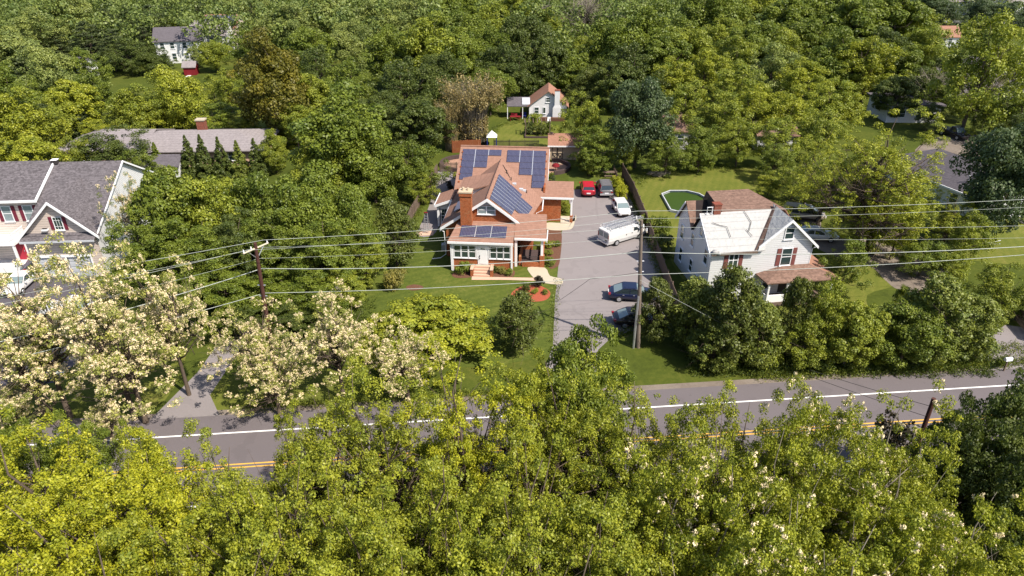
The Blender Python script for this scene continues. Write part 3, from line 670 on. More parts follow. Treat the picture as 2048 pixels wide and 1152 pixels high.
    for x in (-4.25, -2.22):
        p = MB().box(x, x + .28, -1.2, -.0, -.05, .78).build('stair_wall', 'brick', r)
        MB().box(x - .03, x + .31, -1.25, -.001, .78, .86).build('cap', 'pinkconc', p)
    # gable window
    window(r, front(3.3), -3.88, -2.12, 5.15, 5.98, mull=2, pane='glass2')
    # arched side porch: piers, columns, railing
    MB().box(.55, .78, 1.6, 4.8, -.1, 1.05).box(2.75, 3.25, 1.35, 1.8, -.1, 1.35).box(.9, 2.75, 1.4, 1.55, -.1, .55).box(2.9, 3.12, 1.8, 6.2, -.1, 1.0).build('porch_wall', 'brick', r)
    MB().box(.3, 3.1, 1.9, 4.9, 0, .35).build('porch_floor', 'stone', r)
    for (x, y) in ((2.98, 1.56), (.25, 1.5), (3.0, 6.1)): 
        MB().box(x - .13, x + .13, y - .13, y + .13, 1.3 if x > 1 else -.05, 3.3).box(x - .18, x + .18, y - .18, y + .18, 3.1, 3.25).build('column', 'white', r)
    b = MB().tube([(.9, 1.48, 1.2), (2.75, 1.48, 1.2)], .02, 5)
    for k in range(14): b.tube([(.95 + k * .135, 1.48, .55), (.95 + k * .135, 1.48, 1.2)], .01, 4)
    b.build('railing', 'iron', r)
    MB().box(.25, .9, 4.9, 5.0, 0, 3.2).build('recess', 'brick', r)
    # right rear porch under the extension
    for (x, y) in ((6.02, 13.6), (6.02, 15.3)): 
        MB().box(x - .1, x + .1, y - .1, y + .1, .9, 3.2).build('column', 'white', r)
    MB().box(5.85, 6.2, 13.42, 13.78, -.05, .9).build('pier', 'brick', r)
    MB().box(4.76, 5.9, 13.0, 15.3, -.05, .06).build('porch_floor', 'conc', r)
    b = MB().tube([(4.9, 12.98, .75), (5.85, 12.98, .75)], .02, 5)
    for k in range(6): b.tube([(4.95 + k * .17, 12.98, 0), (4.95 + k * .17, 12.98, .75)], .012, 4)
    b.build('railing', 'white', r)
    # left entry porch with a lean-to roof
    roof([(-9.95, 10.9, 2.85), (-7.9, 10.9, 3.62), (-7.9, 14.6, 3.62), (-9.95, 14.6, 2.85)])
    MB().box(-10.06, -9.96, 10.8, 14.7, 2.6, 2.86).hexa([(-9.95, 10.78, 2.55), (-7.9, 10.78, 3.3), (-7.9, 10.89, 3.3), (-9.95, 10.89, 2.55), (-9.95, 10.78, 2.83), (-7.9, 10.78, 3.6), (-7.9, 10.89, 3.6), (-9.95, 10.89, 2.83)]).build('fascia', 'white', r)
    e = MB(); e.hexa([(-9.7, 11.2, 2.3), (-7.45, 11.2, 2.3), (-7.45, 11.3, 2.3), (-9.7, 11.3, 2.3), (-9.7, 11.2, 2.75), (-7.45, 11.2, 3.45), (-7.45, 11.3, 3.45), (-9.7, 11.3, 2.75)]); e.build('gable_panel', 'white', r)
    for y in (11.25, 14.2): MB().box(-9.8, -9.55, y - .12, y + .12, 0, 2.7).build('column', 'white', r)
    window(r, front(11.3), -9.3, -8.5, .5, 2.2, bars=2); window(r, left(-7.42), 12.0, 13.2, .3, 2.2, mull=2, pane='glass2'); window(r, left(-7.42), 5.5, 7, 1.2, 2.5, mull=2)
    MB().box(-9.7, -7.45, 11.32, 14.2, 0, .18).build('porch_floor', 'pinkconc', r)
    # roof vents and pipes on the right slope
    for u, t, hh in ((.20, .80, .45), (.33, .74, .4), (.70, .78, .35)):
        p = surf(u, t); MB().cyl(p[0], p[1], p[2] - .1, p[2] + hh, .055, n=8).build('vent_pipe', 'iron', r)
    for u, t in ((.42, .72), (.58, .74), (.64, .77)):
        p = surf(u, t); MB().box(p[0] - .22, p[0] + .22, p[1] - .2, p[1] + .2, p[2] - .05, p[2] + .16).build('roof_vent', 'lightgrey', r)
    for k in range(3): a = surf(.07 + .045 * k, .905 - .03 * k); b_ = surf(.2 + .045 * k, .83 - .03 * k); MB().tube([(a[0], a[1], a[2] + .06), (b_[0], b_[1], b_[2] + .06)], .035, 4).build('roof_vent', 'iron', r)
    # solar arrays
    fz = lambda y: 3.54 + .197 * (y + .32)
    panels(r, (-5.50, .38, fz(.38)), (-.62, .38, fz(.38)), (-5.50, 2.42, fz(2.42)), 3, 2, 10, 6)
    sk = lambda keep: tuple((i, j) for i in range(3) for j in range(9) if j < 9 - keep[i])
    def rear(x0, x1, y1, counts):
        hh = .845; nn = max(counts); y0 = y1 - nn * hh
        panels(r, (x0, y0, zr(y0)), (x1, y0, zr(y0)), (x0, y1, zr(y1)), len(counts), nn, 10, 6, skip=[(i, j) for i in range(len(counts)) for j in range(nn) if j < nn - counts[i]])
    rear(-7.68, -2.75, 19.55, (5, 3, 1)); rear(-2.12, 2.78, 19.55, (2, 4, 6))
    def sarr(u0, u1, t0, t1, nu, nv, skip):
        fr = MB(); m = MB()
        for i in range(nu):
            for j in range(nv):
                if (i, j) in skip: continue
                q = [Vector(surf(u0 + (u1 - u0) * (i + a) / nu, t0 + (t1 - t0) * (j + b) / nv)) + Vector((0.05, 0, .12)) for a, b in ((.012, .03), (.988, .03), (.988, .97), (.012, .97))]
                m.face([p + Vector((.003, 0, .004)) for p in q], [(0, 0), (10, 0), (10, 6), (0, 6)]); fr.hexa([p - Vector((0, 0, .05)) for p in q] + q)
        o = fr.build('solar_array', 'alu', r); m.build('cells', 'solar', o); rl = MB()
        for j in range(1, nv):
            t = t0 + (t1 - t0) * j / nv; P = [Vector(surf(u, t - .0038)) for u in (u0, u0 + (u1 - u0) * (.66 if j in (1, 2, 7) else 1))]; Q = [Vector(surf(u, t + .0038)) for u in (u0 + (u1 - u0) * (.66 if j in (1, 2, 7) else 1), u0)]
            q = [p + Vector((.05, 0, .10)) for p in P + Q]; rl.hexa(q + [p + Vector((.004, 0, .05)) for p in q])
        rl.build('rail', 'chrome', r)
    sk = {(2, 0), (2, 1), (2, 6), (2, 7)}
    sarr(.06, .93, .02, .62, 3, 8, {(2, 0), (2, 1), (2, 7)})
    return r
brick_house()

# ---------------- the white house at the right ----------------
def white_house():
    r = thing('white_house', 'dilapidated white two storey house with white sheeting over its roof', 'house', at(1356, 534), -8)
    a = R(-8); X0, Y0 = at(1356, 534); r.location = (X0 + -7.4 * math.sin(a), Y0 - 7.4 * math.cos(a), 0)
    w = MB()
    w.box(0, 9.9, 0, .2, -.1, 5.45).box(0, .2, .2, 8.7, -.1, 5.35).box(9.7, 9.9, .2, 8.7, -.1, 5.4).box(0.2, 9.7, 8.5, 8.7, -.1, 5.4)
    def tri(a, b, c, d):   # thick triangle
        i = len(w.v); w.v += [a, b, c] + [tuple(Vector(p) + Vector(d)) for p in (a, b, c)]; w.f += [(i, i + 1, i + 2), (i + 5, i + 4, i + 3), (i, i + 3, i + 4, i + 1), (i + 1, i + 4, i + 5, i + 2), (i + 2, i + 5, i + 3, i)]
    tri((0, .1, 5.34), (0, 4.85, 5.34), (0, 3.0, 7.85), (.2, 0, 0)); tri((0, 4.7, 5.34), (0, 8.7, 5.34), (0, 6.9, 7.55), (.2, 0, 0))
    tri((4.3, 0, 5.44), (10.0, 0, 5.44), (7.2, 0, 8.15), (0, .2, 0))
    w.build('wall', 'white_sid', r)
    def rf(pts, mat='brown_sh', t=.12, name='roof'): return MB().slab(pts, t).build(name, mat, r)
    rf([(-.25, -.3, 5.35), (5.0, -.3, 5.35), (7.3, 3.1, 7.95), (-.25, 3.1, 7.95)], 'tarp')
    rf([(-.25, 3.1, 7.96), (1.9, 3.1, 7.96), (1.9, 4.8, 5.6), (-.25, 4.8, 5.6)], 'shaderoof')                 # back slope into the valley, its shade painted as near-black colour
    rf([(-.25, 4.8, 5.58), (.2, 4.8, 5.58), (.75, 6.9, 7.7), (-.25, 6.9, 7.7)]); rf([(.202, 4.8, 5.58), (1.9, 4.8, 5.58), (1.9, 6.9, 7.7), (.752, 6.9, 7.7)], 'shaderoof')  # brown strip at the left, the rest coloured near-black as painted shade
    rf([(-.25, 6.9, 7.71), (1.9, 6.9, 7.71), (1.9, 9.0, 5.2), (-.25, 9.0, 5.2)])
    rf([(1.93, 3.12, 7.90), (8.3, 3.12, 7.90), (6.3, 7.2, 8.5), (1.93, 7.2, 8.5)], name='roof')
    rf([(1.93, 7.2, 8.51), (6.3, 7.2, 8.51), (10.1, 9.1, 5.3), (1.93, 9.1, 5.3)])
    rf([(6.3, 7.2, 8.505), (8.3, 3.12, 7.905), (10.1, 3.0, 5.4), (10.1, 9.1, 5.3)], 'tan_sh')
    MB().hexa([(1.9, 3.2, 5.4), (2.0, 3.2, 5.4), (2.0, 9, 5.2), (1.9, 9, 5.2), (1.9, 3.2, 7.84), (2.0, 3.2, 7.84), (2.0, 7.3, 8.44), (1.9, 7.3, 8.44)]).build('parapet', 'darktrim', r)  # side wall of the raised roof, dark colour painted in for its shade
    # cross gable
    rf([(4.35, -.3, 5.78), (7.2, -.3, 8.32), (7.2, 3.6, 8.32), (7.0, 2.9, 8.14), (4.75, -.3, 6.14)], 'tarp')
    rf([(4.05, -.32, 5.5), (4.6, -.32, 5.98), (7.28, 3.1, 8.42), (6.95, 3.2, 8.02)], 'brown_sh', .16, 'valley')
    rf([(7.2, -.3, 8.32), (10.3, -.3, 5.5), (10.3, 3.4, 5.5), (7.2, 3.6, 8.32)], 'tarp')
    rf([(8.05, 2.6, 7.62), (10.2, 2.7, 5.7), (9.6, 6.2, 6.0), (8.2, 5.0, 7.75)], 'tarp', .06, 'sheeting')
    t = MB()
    for P, Q in (((4.35, 5.78), (7.2, 8.32)), ((7.2, 8.32), (10.35, 5.46))):
        t.hexa([(P[0], -.4, P[1] - .3), (Q[0], -.4, Q[1] - .3), (Q[0], -.31, Q[1] - .3), (P[0], -.31, P[1] - .3), (P[0], -.4, P[1] - .02), (Q[0], -.4, Q[1] - .02), (Q[0], -.31, Q[1] - .02), (P[0], -.31, P[1] - .02)])
    for Pa, Qa in (((-.3, 5.3), (3.1, 7.92)), ((6.9, 7.68), (9.0, 5.2))):
        t.hexa([(-.36, Pa[0], Pa[1] - .25), (-.36, Qa[0], Qa[1] - .25), (-.27, Qa[0], Qa[1] - .25), (-.27, Pa[0], Pa[1] - .25), (-.36, Pa[0], Pa[1]), (-.36, Qa[0], Qa[1]), (-.27, Qa[0], Qa[1]), (-.27, Pa[0], Pa[1])])
    t.build('rake_board', 'white', r)
    MB().box(-.2, 4.3, -.42, -.32, 5.12, 5.3).build('gutter', 'woodgrey', r)
    MB().tube([(9.95, -.35, 5.3), (10.2, -.2, 5.35), (10.0, .05, 5.0), (9.95, .02, .2)], .05, 6).build('downspout', 'white', r)
    c = MB().box(.95, 1.65, 2.9, 3.55, 6.9, 8.75).build('chimney', 'brick_old', r); MB().box(.9, 1.7, 2.85, 3.6, 8.75, 8.85).build('chimney_cap', 'brick_old', c)
    MB().tube([(.25, 2.9, 7.9), (.25, 2.9, 8.6), (.75, 2.9, 8.6), (.75, 2.9, 7.9)], .05, 5).build('vent_frame', 'white', r)
    # windows
    F = front(0); L_ = left(0)
    window(r, F, 1.78, 2.62, 3.55, 5.15, shut='brownshut', mull=2); window(r, F, 7.0, 7.95, 3.5, 5.2, shut='brownshut'); window(r, F, 6.92, 7.72, 6.25, 7.4)
    for a in ((7.0, 7.75, 3.4, 4.8), (4.3, 4.95, 3.85, 5.1), (2.55, 3.15, 5.7, 6.7), (6.7, 7.45, 1.0, 2.35), (3.9, 4.6, 1.2, 2.4), (.75, 1.5, 3.6, 5.0), (2.5, 3.0, .6, 1.5)): window(r, L_, *a)
    # porch
    zt = 3.45; m = 'tan_sh'
    rf([(4.95, -2.0, 2.7), (12.2, -2.0, 2.7), (10.0, -.02, zt), (7.3, -.02, zt)], 'brown_sh', .12, 'porch_roof')
    rf([(4.95, -2.0, 2.7), (7.3, -.02, zt), (4.7, -.02, 2.75)], 'brown_sh', .12, 'porch_roof')
    rf([(12.2, -2.0, 2.7), (12.2, 6.0, 2.7), (9.92, 6.0, zt), (9.92, -.02, zt)], 'tan_sh', .12, 'porch_roof')
    MB().box(5.2, 11.8, -1.8, -.05, -.1, .45).build('porch_floor', 'woodgrey', r)
    for x in (5.35, 7.2, 9.3, 11.7): MB().box(x - .08, x + .08, -1.8, -1.64, .45, 2.68).build('porch_post', 'white', r)
    MB().box(5.3, 7.15, -1.72, -1.6, .45, 1.2).box(5.2, 5.3, -1.7, -.05, .45, 1.2).build('porch_panel', 'white', r)
    MB().box(7.3, 8.4, .001, .05, .5, 2.6, lambda a, b, c: (a, -b, c)).build('door', 'darktrim', r); window(r, F, 5.6, 6.5, 1.0, 2.4)
    # torn cords and a rolled end of sheeting
    for pts in ([(3.9, 1.2, 6.62), (4.4, 2.0, 7.2), (4.0, 3.0, 7.95)], [(.6, 2.1, 7.3), (1.2, 1.9, 7.1), (1.9, 1.7, 6.98), (2.0, .8, 6.3)], [(4.1, .8, 6.32), (3.7, 1.4, 6.72)]):
        MB().tube([(x, y, z + .06) for x, y, z in pts], .03, 4).build('cord', 'darktrim', r)
    MB().ball((.1, -.35, 5.5), .28, 8, (1.3, .8, .9)).ball((.5, -.4, 5.35), .2, 8).build('sheeting_roll', 'tarp', r, smooth=True)
white_house()

# ---------------- the big grey roofed house at the left ----------------
def left_house():
    r = thing('suburban_house', 'large beige house with grey shingle roof, maroon shutters and two garage doors', 'house', (at(178, 553)[0] + 1.9, at(178, 553)[1] + .15), -4.5)
    w = MB()
    w.box(-6.9, 0, 0, .2, 2.3, 4.9).box(-6.9, -6.5, 0, .2, -.1, 2.3).box(-4.1, -3.5, 0, .2, -.1, 2.3).box(-1.1, 0, 0, .2, -.1, 2.3).box(-6.9, -6.7, .2, 4, -.1, 4.9)
    w.box(-26, -6.7, 4.0, 4.2, -.1, 7.1).box(-.2, 0, .2, 17, -.1, 4.9).box(-26, 0, 16.8, 17, -.1, 4)
    i = len(w.v); w.v += [(0, .1, 4.9), (0, 17, 4.9), (0, 8.9, 9.3), (-.2, .1, 4.9), (-.2, 17, 4.9), (-.2, 8.9, 9.3)]; w.f += [(i, i + 1, i + 2), (i + 3, i + 5, i + 4)]
    i = len(w.v); w.v += [(-6.8, .02, 4.9), (.1, .02, 4.9), (-3.3, .02, 8.2), (-6.8, .2, 4.9), (.1, .2, 4.9), (-3.3, .2, 8.2)]; w.f += [(i, i + 1, i + 2), (i + 3, i + 5, i + 4)]
    w.build('wall', 'beige_sid', r)
    w2 = MB(); w2.v += [(.012, .1, .0), (.012, 16.9, 0), (.012, 16.9, 4.9), (.012, 8.9, 9.28), (.012, .1, 4.9)]; w2.f.append((0, 1, 2, 3, 4)); w2.build('side_wall', 'white_sid', r)
    def rf(pts, mat='grey_sh', t=.14, name='roof'): return MB().slab(pts, t).build(name, mat, r)
    sl = (9.4 - 4.85) / 9.2
    rf([(-6.75, -.3, 4.85), (.3, -.3, 4.85), (.3, 8.9, 9.4), (-6.75, 8.9, 9.4)])
    rf([(-6.75, 8.9, 9.402), (.3, 8.9, 9.402), (.3, 17.3, 4.8), (-6.75, 17.3, 4.8)])
    rf([(-27, 3.5, 7.2), (-6.7, 3.5, 7.2), (-6.7, 8.9, 9.6), (-27, 8.9, 9.6)])
    rf([(-27, 8.9, 9.602), (-6.7, 8.9, 9.602), (-6.7, 17.3, 4.9), (-27, 17.3, 4.9)])
    MB().hexa([(-6.69, 3.45, 7.0), (-6.57, 3.45, 7.0), (-6.57, 8.9, 9.4), (-6.69, 8.9, 9.4), (-6.69, 3.45, 7.26), (-6.57, 3.45, 7.26), (-6.57, 8.9, 9.66), (-6.69, 8.9, 9.66)]).box(-27, -6.55, 3.38, 3.49, 6.96, 7.2).build('fascia', 'white', r)
    b_ = MB().box(-6.75, -6.2, 8.4, 8.9, 9.3, 9.72).build('ridge_vent', 'darktrim', r); MB().box(-6.8, -6.15, 8.35, 8.95, 9.72, 9.78).build('cap', 'white', b_)
    # front gable
    GY = 6.6; AX = -3.3
    rf([(-7.2, -.42, 4.62), (AX, -.42, 8.42), (AX, GY, 8.42), (-7.2, -.1, 4.62)]); rf([(AX, -.42, 8.422), (.5, -.42, 4.75), (.5, .0, 4.75), (AX, GY, 8.422)])
    t = MB()
    for P, Q in (((-7.3, 4.55), (AX, 8.45)), ((AX, 8.45), (.55, 4.72))):
        t.hexa([(P[0], -.52, P[1] - .3), (Q[0], -.52, Q[1] - .3), (Q[0], -.43, Q[1] - .3), (P[0], -.43, P[1] - .3), (P[0], -.52, P[1]), (Q[0], -.52, Q[1]), (Q[0], -.43, Q[1]), (P[0], -.43, P[1])])
    t.build('rake_board', 'white', r); t = MB()
    t.box(.31, .4, -.3, 8.9, 0, .2, lambda a, b, c: (a, b, 4.85 + (b + .3) * sl - .2 + c)).box(.31, .4, 8.9, 17.2, 0, .2, lambda a, b, c: (a, b, 9.4 - (b - 8.9) * .548 - .2 + c))
    t.build('rake_board', 'white', r)
    rf([(-6.9, -.8, 4.5), (.2, -.8, 4.5), (.2, -.01, 4.92), (-6.9, -.01, 4.92)], name='pent_roof')
    MB().box(-6.9, .2, -.89, -.81, 4.28, 4.48).build('gutter', 'lightgrey', r)
    # garage doors with trims
    for a in (-6.45, -3.45):
        g = MB().box(a, a + 2.3, .12, .16, 0, 2.25).build('garage_door', 'lightgrey', r)
        p = MB()
        for k in range(4):
            for j in range(4): p.box(a + .08 + k * .56, a + .54 + k * .56, .09, .12, .1 + j * .54, .5 + j * .54)
        p.build('door_panels', 'lightgrey', g)
    MB().box(-6.6, -1.0, -.06, -.001, 2.3, 2.55).box(-6.6, -6.45, -.06, -.001, 0, 2.3).box(-4.15, -4.0, -.06, -.001, 0, 2.3).box(-3.6, -3.45, -.06, -.001, 0, 2.3).box(-1.15, -1.0, -.06, -.001, 0, 2.3).build('door_trim', 'white', r)
    window(r, front(.02), -3.5, -2.75, 5.35, 6.65, shut='redshut', bars=3, rail=False, sw=.32)
    sp = MB().box(-4.75, -4.2, -.35, -.0, 5.35, 5.55).build('solar_lamp', 'white', r); MB().box(-4.73, -4.22, -.33, -.02, 5.552, 5.57).build('cell', 'darktrim', sp)
    F = front(4.0)
    for a in (-10.6, -8.45): window(r, F, a, a + .85, 4.8, 6.4, shut='redshut', sw=.34, pane='glass2')
    window(r, F, -7.5, -6.6, 1.0, 2.7, shut='redshut', sw=.34, pane='glass2')
    for a in (-14.5, -19): window(r, F, a, a + .85, 4.8, 6.4, shut='redshut', sw=.34, pane='glass2')
    # entry porch with balcony rail and red door
    MB().box(-13.5, -9.1, 1.6, 3.99, 3.0, 3.3).build('porch_roof', 'white', r)
    b = MB().box(-13.4, -9.2, 1.65, 1.72, 4.1, 4.2).box(-9.27, -9.2, 1.72, 3.99, 4.1, 4.2)
    for k in range(26): b.box(-13.3 + k * .16, -13.25 + k * .16, 1.66, 1.71, 3.3, 4.1)
    for k in range(14): b.box(-9.26, -9.21, 1.8 + k * .16, 1.85 + k * .16, 3.3, 4.1)
    b.build('balcony_railing', 'white', r)
    d = MB().box(-10.6, -9.65, .35, 2.45, .002, .08, F).build('front_door', 'reddoor', r); MB().box(-9.85, -9.78, 1.3, 1.45, .08, .14, F).build('handle', 'chrome', d)
    MB().box(-10.75, -10.6, .3, 2.6, .002, .1, F).box(-9.65, -9.5, .3, 2.6, .002, .1, F).box(-10.75, -9.5, 2.46, 2.6, .002, .1, F).build('door_trim', 'white', r)
    MB().box(-9.4, -9.2, 1.65, 1.85, .2, 3.0).box(-13.4, -13.2, 1.65, 1.85, .2, 3.0).build('column', 'white', r)
    MB().box(-13.5, -9.1, 1.6, 3.99, -.05, .3).box(-13.5, -9.1, 1.5, 1.6, -.05, 1.1).build('porch_floor', 'white', r)
left_house()

# ---------------- smaller and farther houses ----------------
def gable_house(name, label, loc, phi, W, D, eave, rise, wall, roofm, over=.35, axis='x', group=None, hip=0.0):
    "ridge along axis; the origin is the front left corner"
    r = thing(name, label, 'house', loc, phi, group); w = MB().box(0, W, 0, D, -.2, eave)
    if axis == 'x': 
        if hip == 0: w.v += [(0, 0, eave), (0, D, eave), (0, D / 2, eave + rise), (W, 0, eave), (W, D, eave), (W, D / 2, eave + rise)]; w.f += [(8, 9, 10), (11, 13, 12)]
        w.build('wall', wall, r); h = hip; o = over
        MB().slab([(-o, -o, eave - .1), (W + o, -o, eave - .1), (W + o - h, D / 2, eave + rise + .1), (-o + h, D / 2, eave + rise + .1)], .14).build('roof', roofm, r)
        MB().slab([(-o + h, D / 2, eave + rise + .102), (W + o - h, D / 2, eave + rise + .102), (W + o, D + o, eave - .1), (-o, D + o, eave - .1)], .14).build('roof', roofm, r)
        if h:
            MB().slab([(W + o, -o, eave - .1), (W + o, D + o, eave - .1), (W + o - h, D / 2, eave + rise + .101)], .14).build('roof', roofm, r)
            MB().slab([(-o, -o, eave - .1), (-o + h, D / 2, eave + rise + .101), (-o, D + o, eave - .1)], .14).build('roof', roofm, r)
    else:
        w.v += [(0, 0, eave), (W, 0, eave), (W / 2, 0, eave + rise), (0, D, eave), (W, D, eave), (W / 2, D, eave + rise)]; w.f += [(8, 9, 10), (11, 13, 12)]
        w.build('wall', wall, r); o = over; k = rise / (W / 2)
        MB().slab([(-o, -o, eave - o * k + .1), (W / 2, -o, eave + rise + .1), (W / 2, D + o, eave + rise + .1), (-o, D + o, eave - o * k + .1)], .14).build('roof', roofm, r)
        MB().slab([(W / 2, -o, eave + rise + .102), (W + o, -o, eave - o * k + .1), (W + o, D + o, eave - o * k + .1), (W / 2, D + o, eave + rise + .102)], .14).build('roof', roofm, r)
    return r
# white cottage
c = gable_house('cottage', 'small whitewashed cottage with brown roof and a gable chimney at the wood edge', at(1058, 237), 3, 6.7, 6, 2.4, 2.5, 'pale_wall', 'tan_sh', axis='y')
MB().box(4.2, 5.6, -.75, -.002, -.1, 2.1).hexa([(4.2, -.75, 2.1), (5.6, -.75, 2.1), (5.6, -.002, 2.1), (4.2, -.002, 2.1), (4.5, -.7, 2.6), (5.4, -.7, 2.6), (5.4, -.002, 2.6), (4.5, -.002, 2.6)]).box(4.5, 5.4, -.7, .0, 2.6, 5.1).build('chimney', 'pale_wall', c)
MB().box(4.45, 5.45, -.75, .1, 5.1, 5.22).build('chimney_cap', 'brick_old', c)
window(c, front(0), 1.0, 1.7, 1.0, 2.0); window(c, front(0), 3.0, 3.65, 3.0, 3.75); window(c, front(0), 2.5, 2.9, 1.0, 2.0, rail=False)
MB().box(2.0, 6.4, -1.6, -.9, -.1, .55).build('deck', 'brownmulch', c)
# tool shed
s = gable_house('garden_shed', 'tan garden shed with dark crossed barn doors and a salmon roof', at(1099, 319), 2, 4.6, 3.4, 2.3, 1.15, 'cream', 'tan_sh', .3)
MB().box(-.35, 4.95, -.4, -.3, 2.05, 2.22).build('fascia', 'white', s)
for k in (0, 1):
    a = .35 + k * .82; d = MB().box(a, a + .8, .003, .04, .05, 2.0, front(0)).build('shed_door', 'cream', s); m = MB()
    for q in ((a, a + .8, .05, .13), (a, a + .8, 1.92, 2.0), (a, a + .8, .95, 1.03), (a, a + .08, .13, 1.92), (a + .72, a + .8, .13, 1.92)): m.box(q[0], q[1], q[2], q[3], .041, .06, front(0))
    for p, q in (((a + .08, .13), (a + .72, .95)), ((a + .08, .95), (a + .72, .13))): m.tube([(p[0], -.05, p[1]), (q[0], -.05, q[1])], .035, 4)
    m.build('cross_brace', 'darktrim', d)
# ranch house, upper left
h = gable_house('ranch_house', 'long low ranch house with pale grey hipped roof and a brick chimney', at(236, 301, 2.6), -3, 20, 10, 2.6, 1.3, 'pinkconc', 'grey2_sh', .7, hip=5)
k = MB().box(9.6, 10.8, 5.6, 6.6, 3.0, 5.2).build('chimney', 'brick_old', h); MB().box(9.5, 10.9, 5.5, 6.7, 5.2, 5.4).build('chimney_cap', 'conc', k)
window(h, front(0), 15.5, 17, .9, 2.1, mull=2); window(h, front(0), 3, 4.5, .9, 2.1, mull=2)
w_ = thing('ranch_wing', 'left wing of the ranch house with a pale grey hipped roof half behind trees', 'house', at(118, 298, 2.6), 0)
MB().box(0, 11.5, 0, 10, -.1, 2.6).build('wall', 'pinkconc', w_)
MB().slab([(-.7, -.7, 2.5), (12.2, -.7, 2.5), (12.2, 5, 4.1), (5, 5, 4.1)], .14).build('roof', 'grey2_sh', w_); MB().slab([(5, 5, 4.102), (12.2, 5, 4.102), (12.2, 10.7, 2.5), (-.7, 10.7, 2.5)], .14).build('roof', 'grey2_sh', w_)
MB().slab([(-.7, -.7, 2.5), (5, 5, 4.101), (-.7, 10.7, 2.5)], .14).build('roof', 'grey2_sh', w_); window(w_, front(0), 3, 4.5, .9, 2.1, mull=2)
s = gable_house('small_shed', 'low grey roofed shed behind the conifers, right of the big grey roof', at(288, 362, 0), -3, 5, 3, 2.2, 1.0, 'white_sid', 'slate_sh', .3)
window(s, front(0), 2.4, 3.2, 1.0, 1.9)
# far upper left houses
h = gable_house('far_house', 'white two storey house with grey roof among trees, upper left', at(318, 128), -14, 10.5, 9, 5.2, 2.4, 'white_sid', 'slate_sh', .4)
for a in (1.2, 3.4, 6.2, 8.2): window(h, front(0), a, a + .9, 3.4, 4.7); window(h, front(0), a, a + .9, .9, 2.3)
window(h, right(10.5), 2.5, 3.4, 3.4, 4.7); window(h, right(10.5), 5.8, 6.7, 3.4, 4.7)
h = gable_house('far_house', 'white house with pale roof behind the locust, left of the solar roof', at(385, 108), -4, 9, 9, 4.6, 2.8, 'white_sid', 'grey2_sh', .4)
window(h, front(0), 5, 6, 2.6, 4.0)
h = gable_house('far_house', 'distant house with a rusty ridge and a roof full of solar panels', at(414, 98), -3, 8.4, 9, 5.4, 2.6, 'beige_sid', 'tan_sh', .35)
panels(h, (.2, -.1, 5.55), (8.2, -.1, 5.55), (.2, 3.9, 7.85), 8, 2, 6, 10); window(h, front(0), 5.6, 6.6, 3.0, 4.4); window(h, right(8.4), 3, 3.9, 2.8, 4.2)
h = gable_house('far_shed', 'tiny red shed with a pale roof in the upper left clearing', at(369, 151), -6, 2.6, 2.4, 1.9, .9, 'fabric_red', 'grey2_sh', .25); MB().box(.7, 1.5, .002, .05, .05, 1.7, front(0)).build('shed_door', 'white', h)
h = gable_house('far_house', 'low grey roof peeping out of the trees at the left edge', at(112, 158), 4, 7, 5, 2.6, 1.6, 'white_sid', 'slate_sh'); window(h, front(0), 2, 3, 1, 2.1)
h = gable_house('far_house', 'far house with a blue grey roof at the top edge left of centre', at(963, 40), 0, 5.2, 6, 3.2, 2.0, 'white_sid', 'grey2_sh'); window(h, front(0), 2, 3, 1.2, 2.4)
h = gable_house('far_house', 'far house with dark roof beside the pale leafless trees at the top edge', at(1020, 46), -20, 8, 7, 3.6, 2.4, 'white_sid', 'slate_sh'); window(h, front(0), 2, 3, 1.2, 2.4)
h = gable_house('far_house', 'small house with white wall and red trim behind the pale leafless tree', at(1092, 58), 0, 5, 6, 3.0, 1.6, 'pale_wall', 'brick_old'); window(h, front(0), 2, 3, 1.2, 2.3)
# slate roofed house at the right
h = thing('side_house', 'white sided house with dark slate roof and two white vent pipes at the right', 'house', at(1962, 448), 0)
h.location = (56.5, 76.5, 0); h.rotation_euler = (0, 0, R(20))
MB().box(0, 9, 0, 17, -.1, 3.0).build('wall', 'white_sid', h)
g_ = MB(); g_.v += [(0, 0, 3), (9, 0, 3), (4.5, 0, 5.2)]; g_.f.append((0, 1, 2)); g_.build('gable_panel', 'white_sid', h)
MB().slab([(-.5, -.5, 2.9), (4.5, -.5, 5.3), (4.5, 12, 5.3), (-.5, 17, 2.9)], .14).build('roof', 'slate_sh', h); MB().slab([(4.5, -.5, 5.302), (9.5, -.5, 2.9), (9.5, 17, 2.9), (4.5, 12, 5.302)], .14).build('roof', 'slate_sh', h)
MB().box(-.62, -.51, -.5, 17, 2.65, 2.88).build('gutter', 'white', h)
for p in ((1.2, 4.2, 3.75), (2.8, 4.0, 4.5)): MB().tube([(p[0], p[1], p[2]), (p[0], p[1], p[2] + .75), (p[0] - .25, p[1], p[2] + .8)], .08, 6).build('vent_pipe', 'white', h)
MB().box(4.6, 5.6, .002, .08, 0, 2.1, front(0)).build('door', 'darktrim', h); window(h, left(0), 4, 5, 1, 2.2); window(h, front(0), 1.6, 2.6, 1, 2.2)
h = thing('flat_house', 'low house with flat slate grey roof half hidden by the bare branches', 'house', at(1770, 245), 2)
MB().box(0, 9, 0, 8, -.1, 3.0).build('wall', 'pale_wall', h); MB().box(-.5, 9.5, -.5, 8.5, 3.0, 3.25).build('roof', 'slate_sh', h); window(h, front(0), 2, 3, 1, 2.2); window(h, front(0), 5, 6, 1, 2.2)
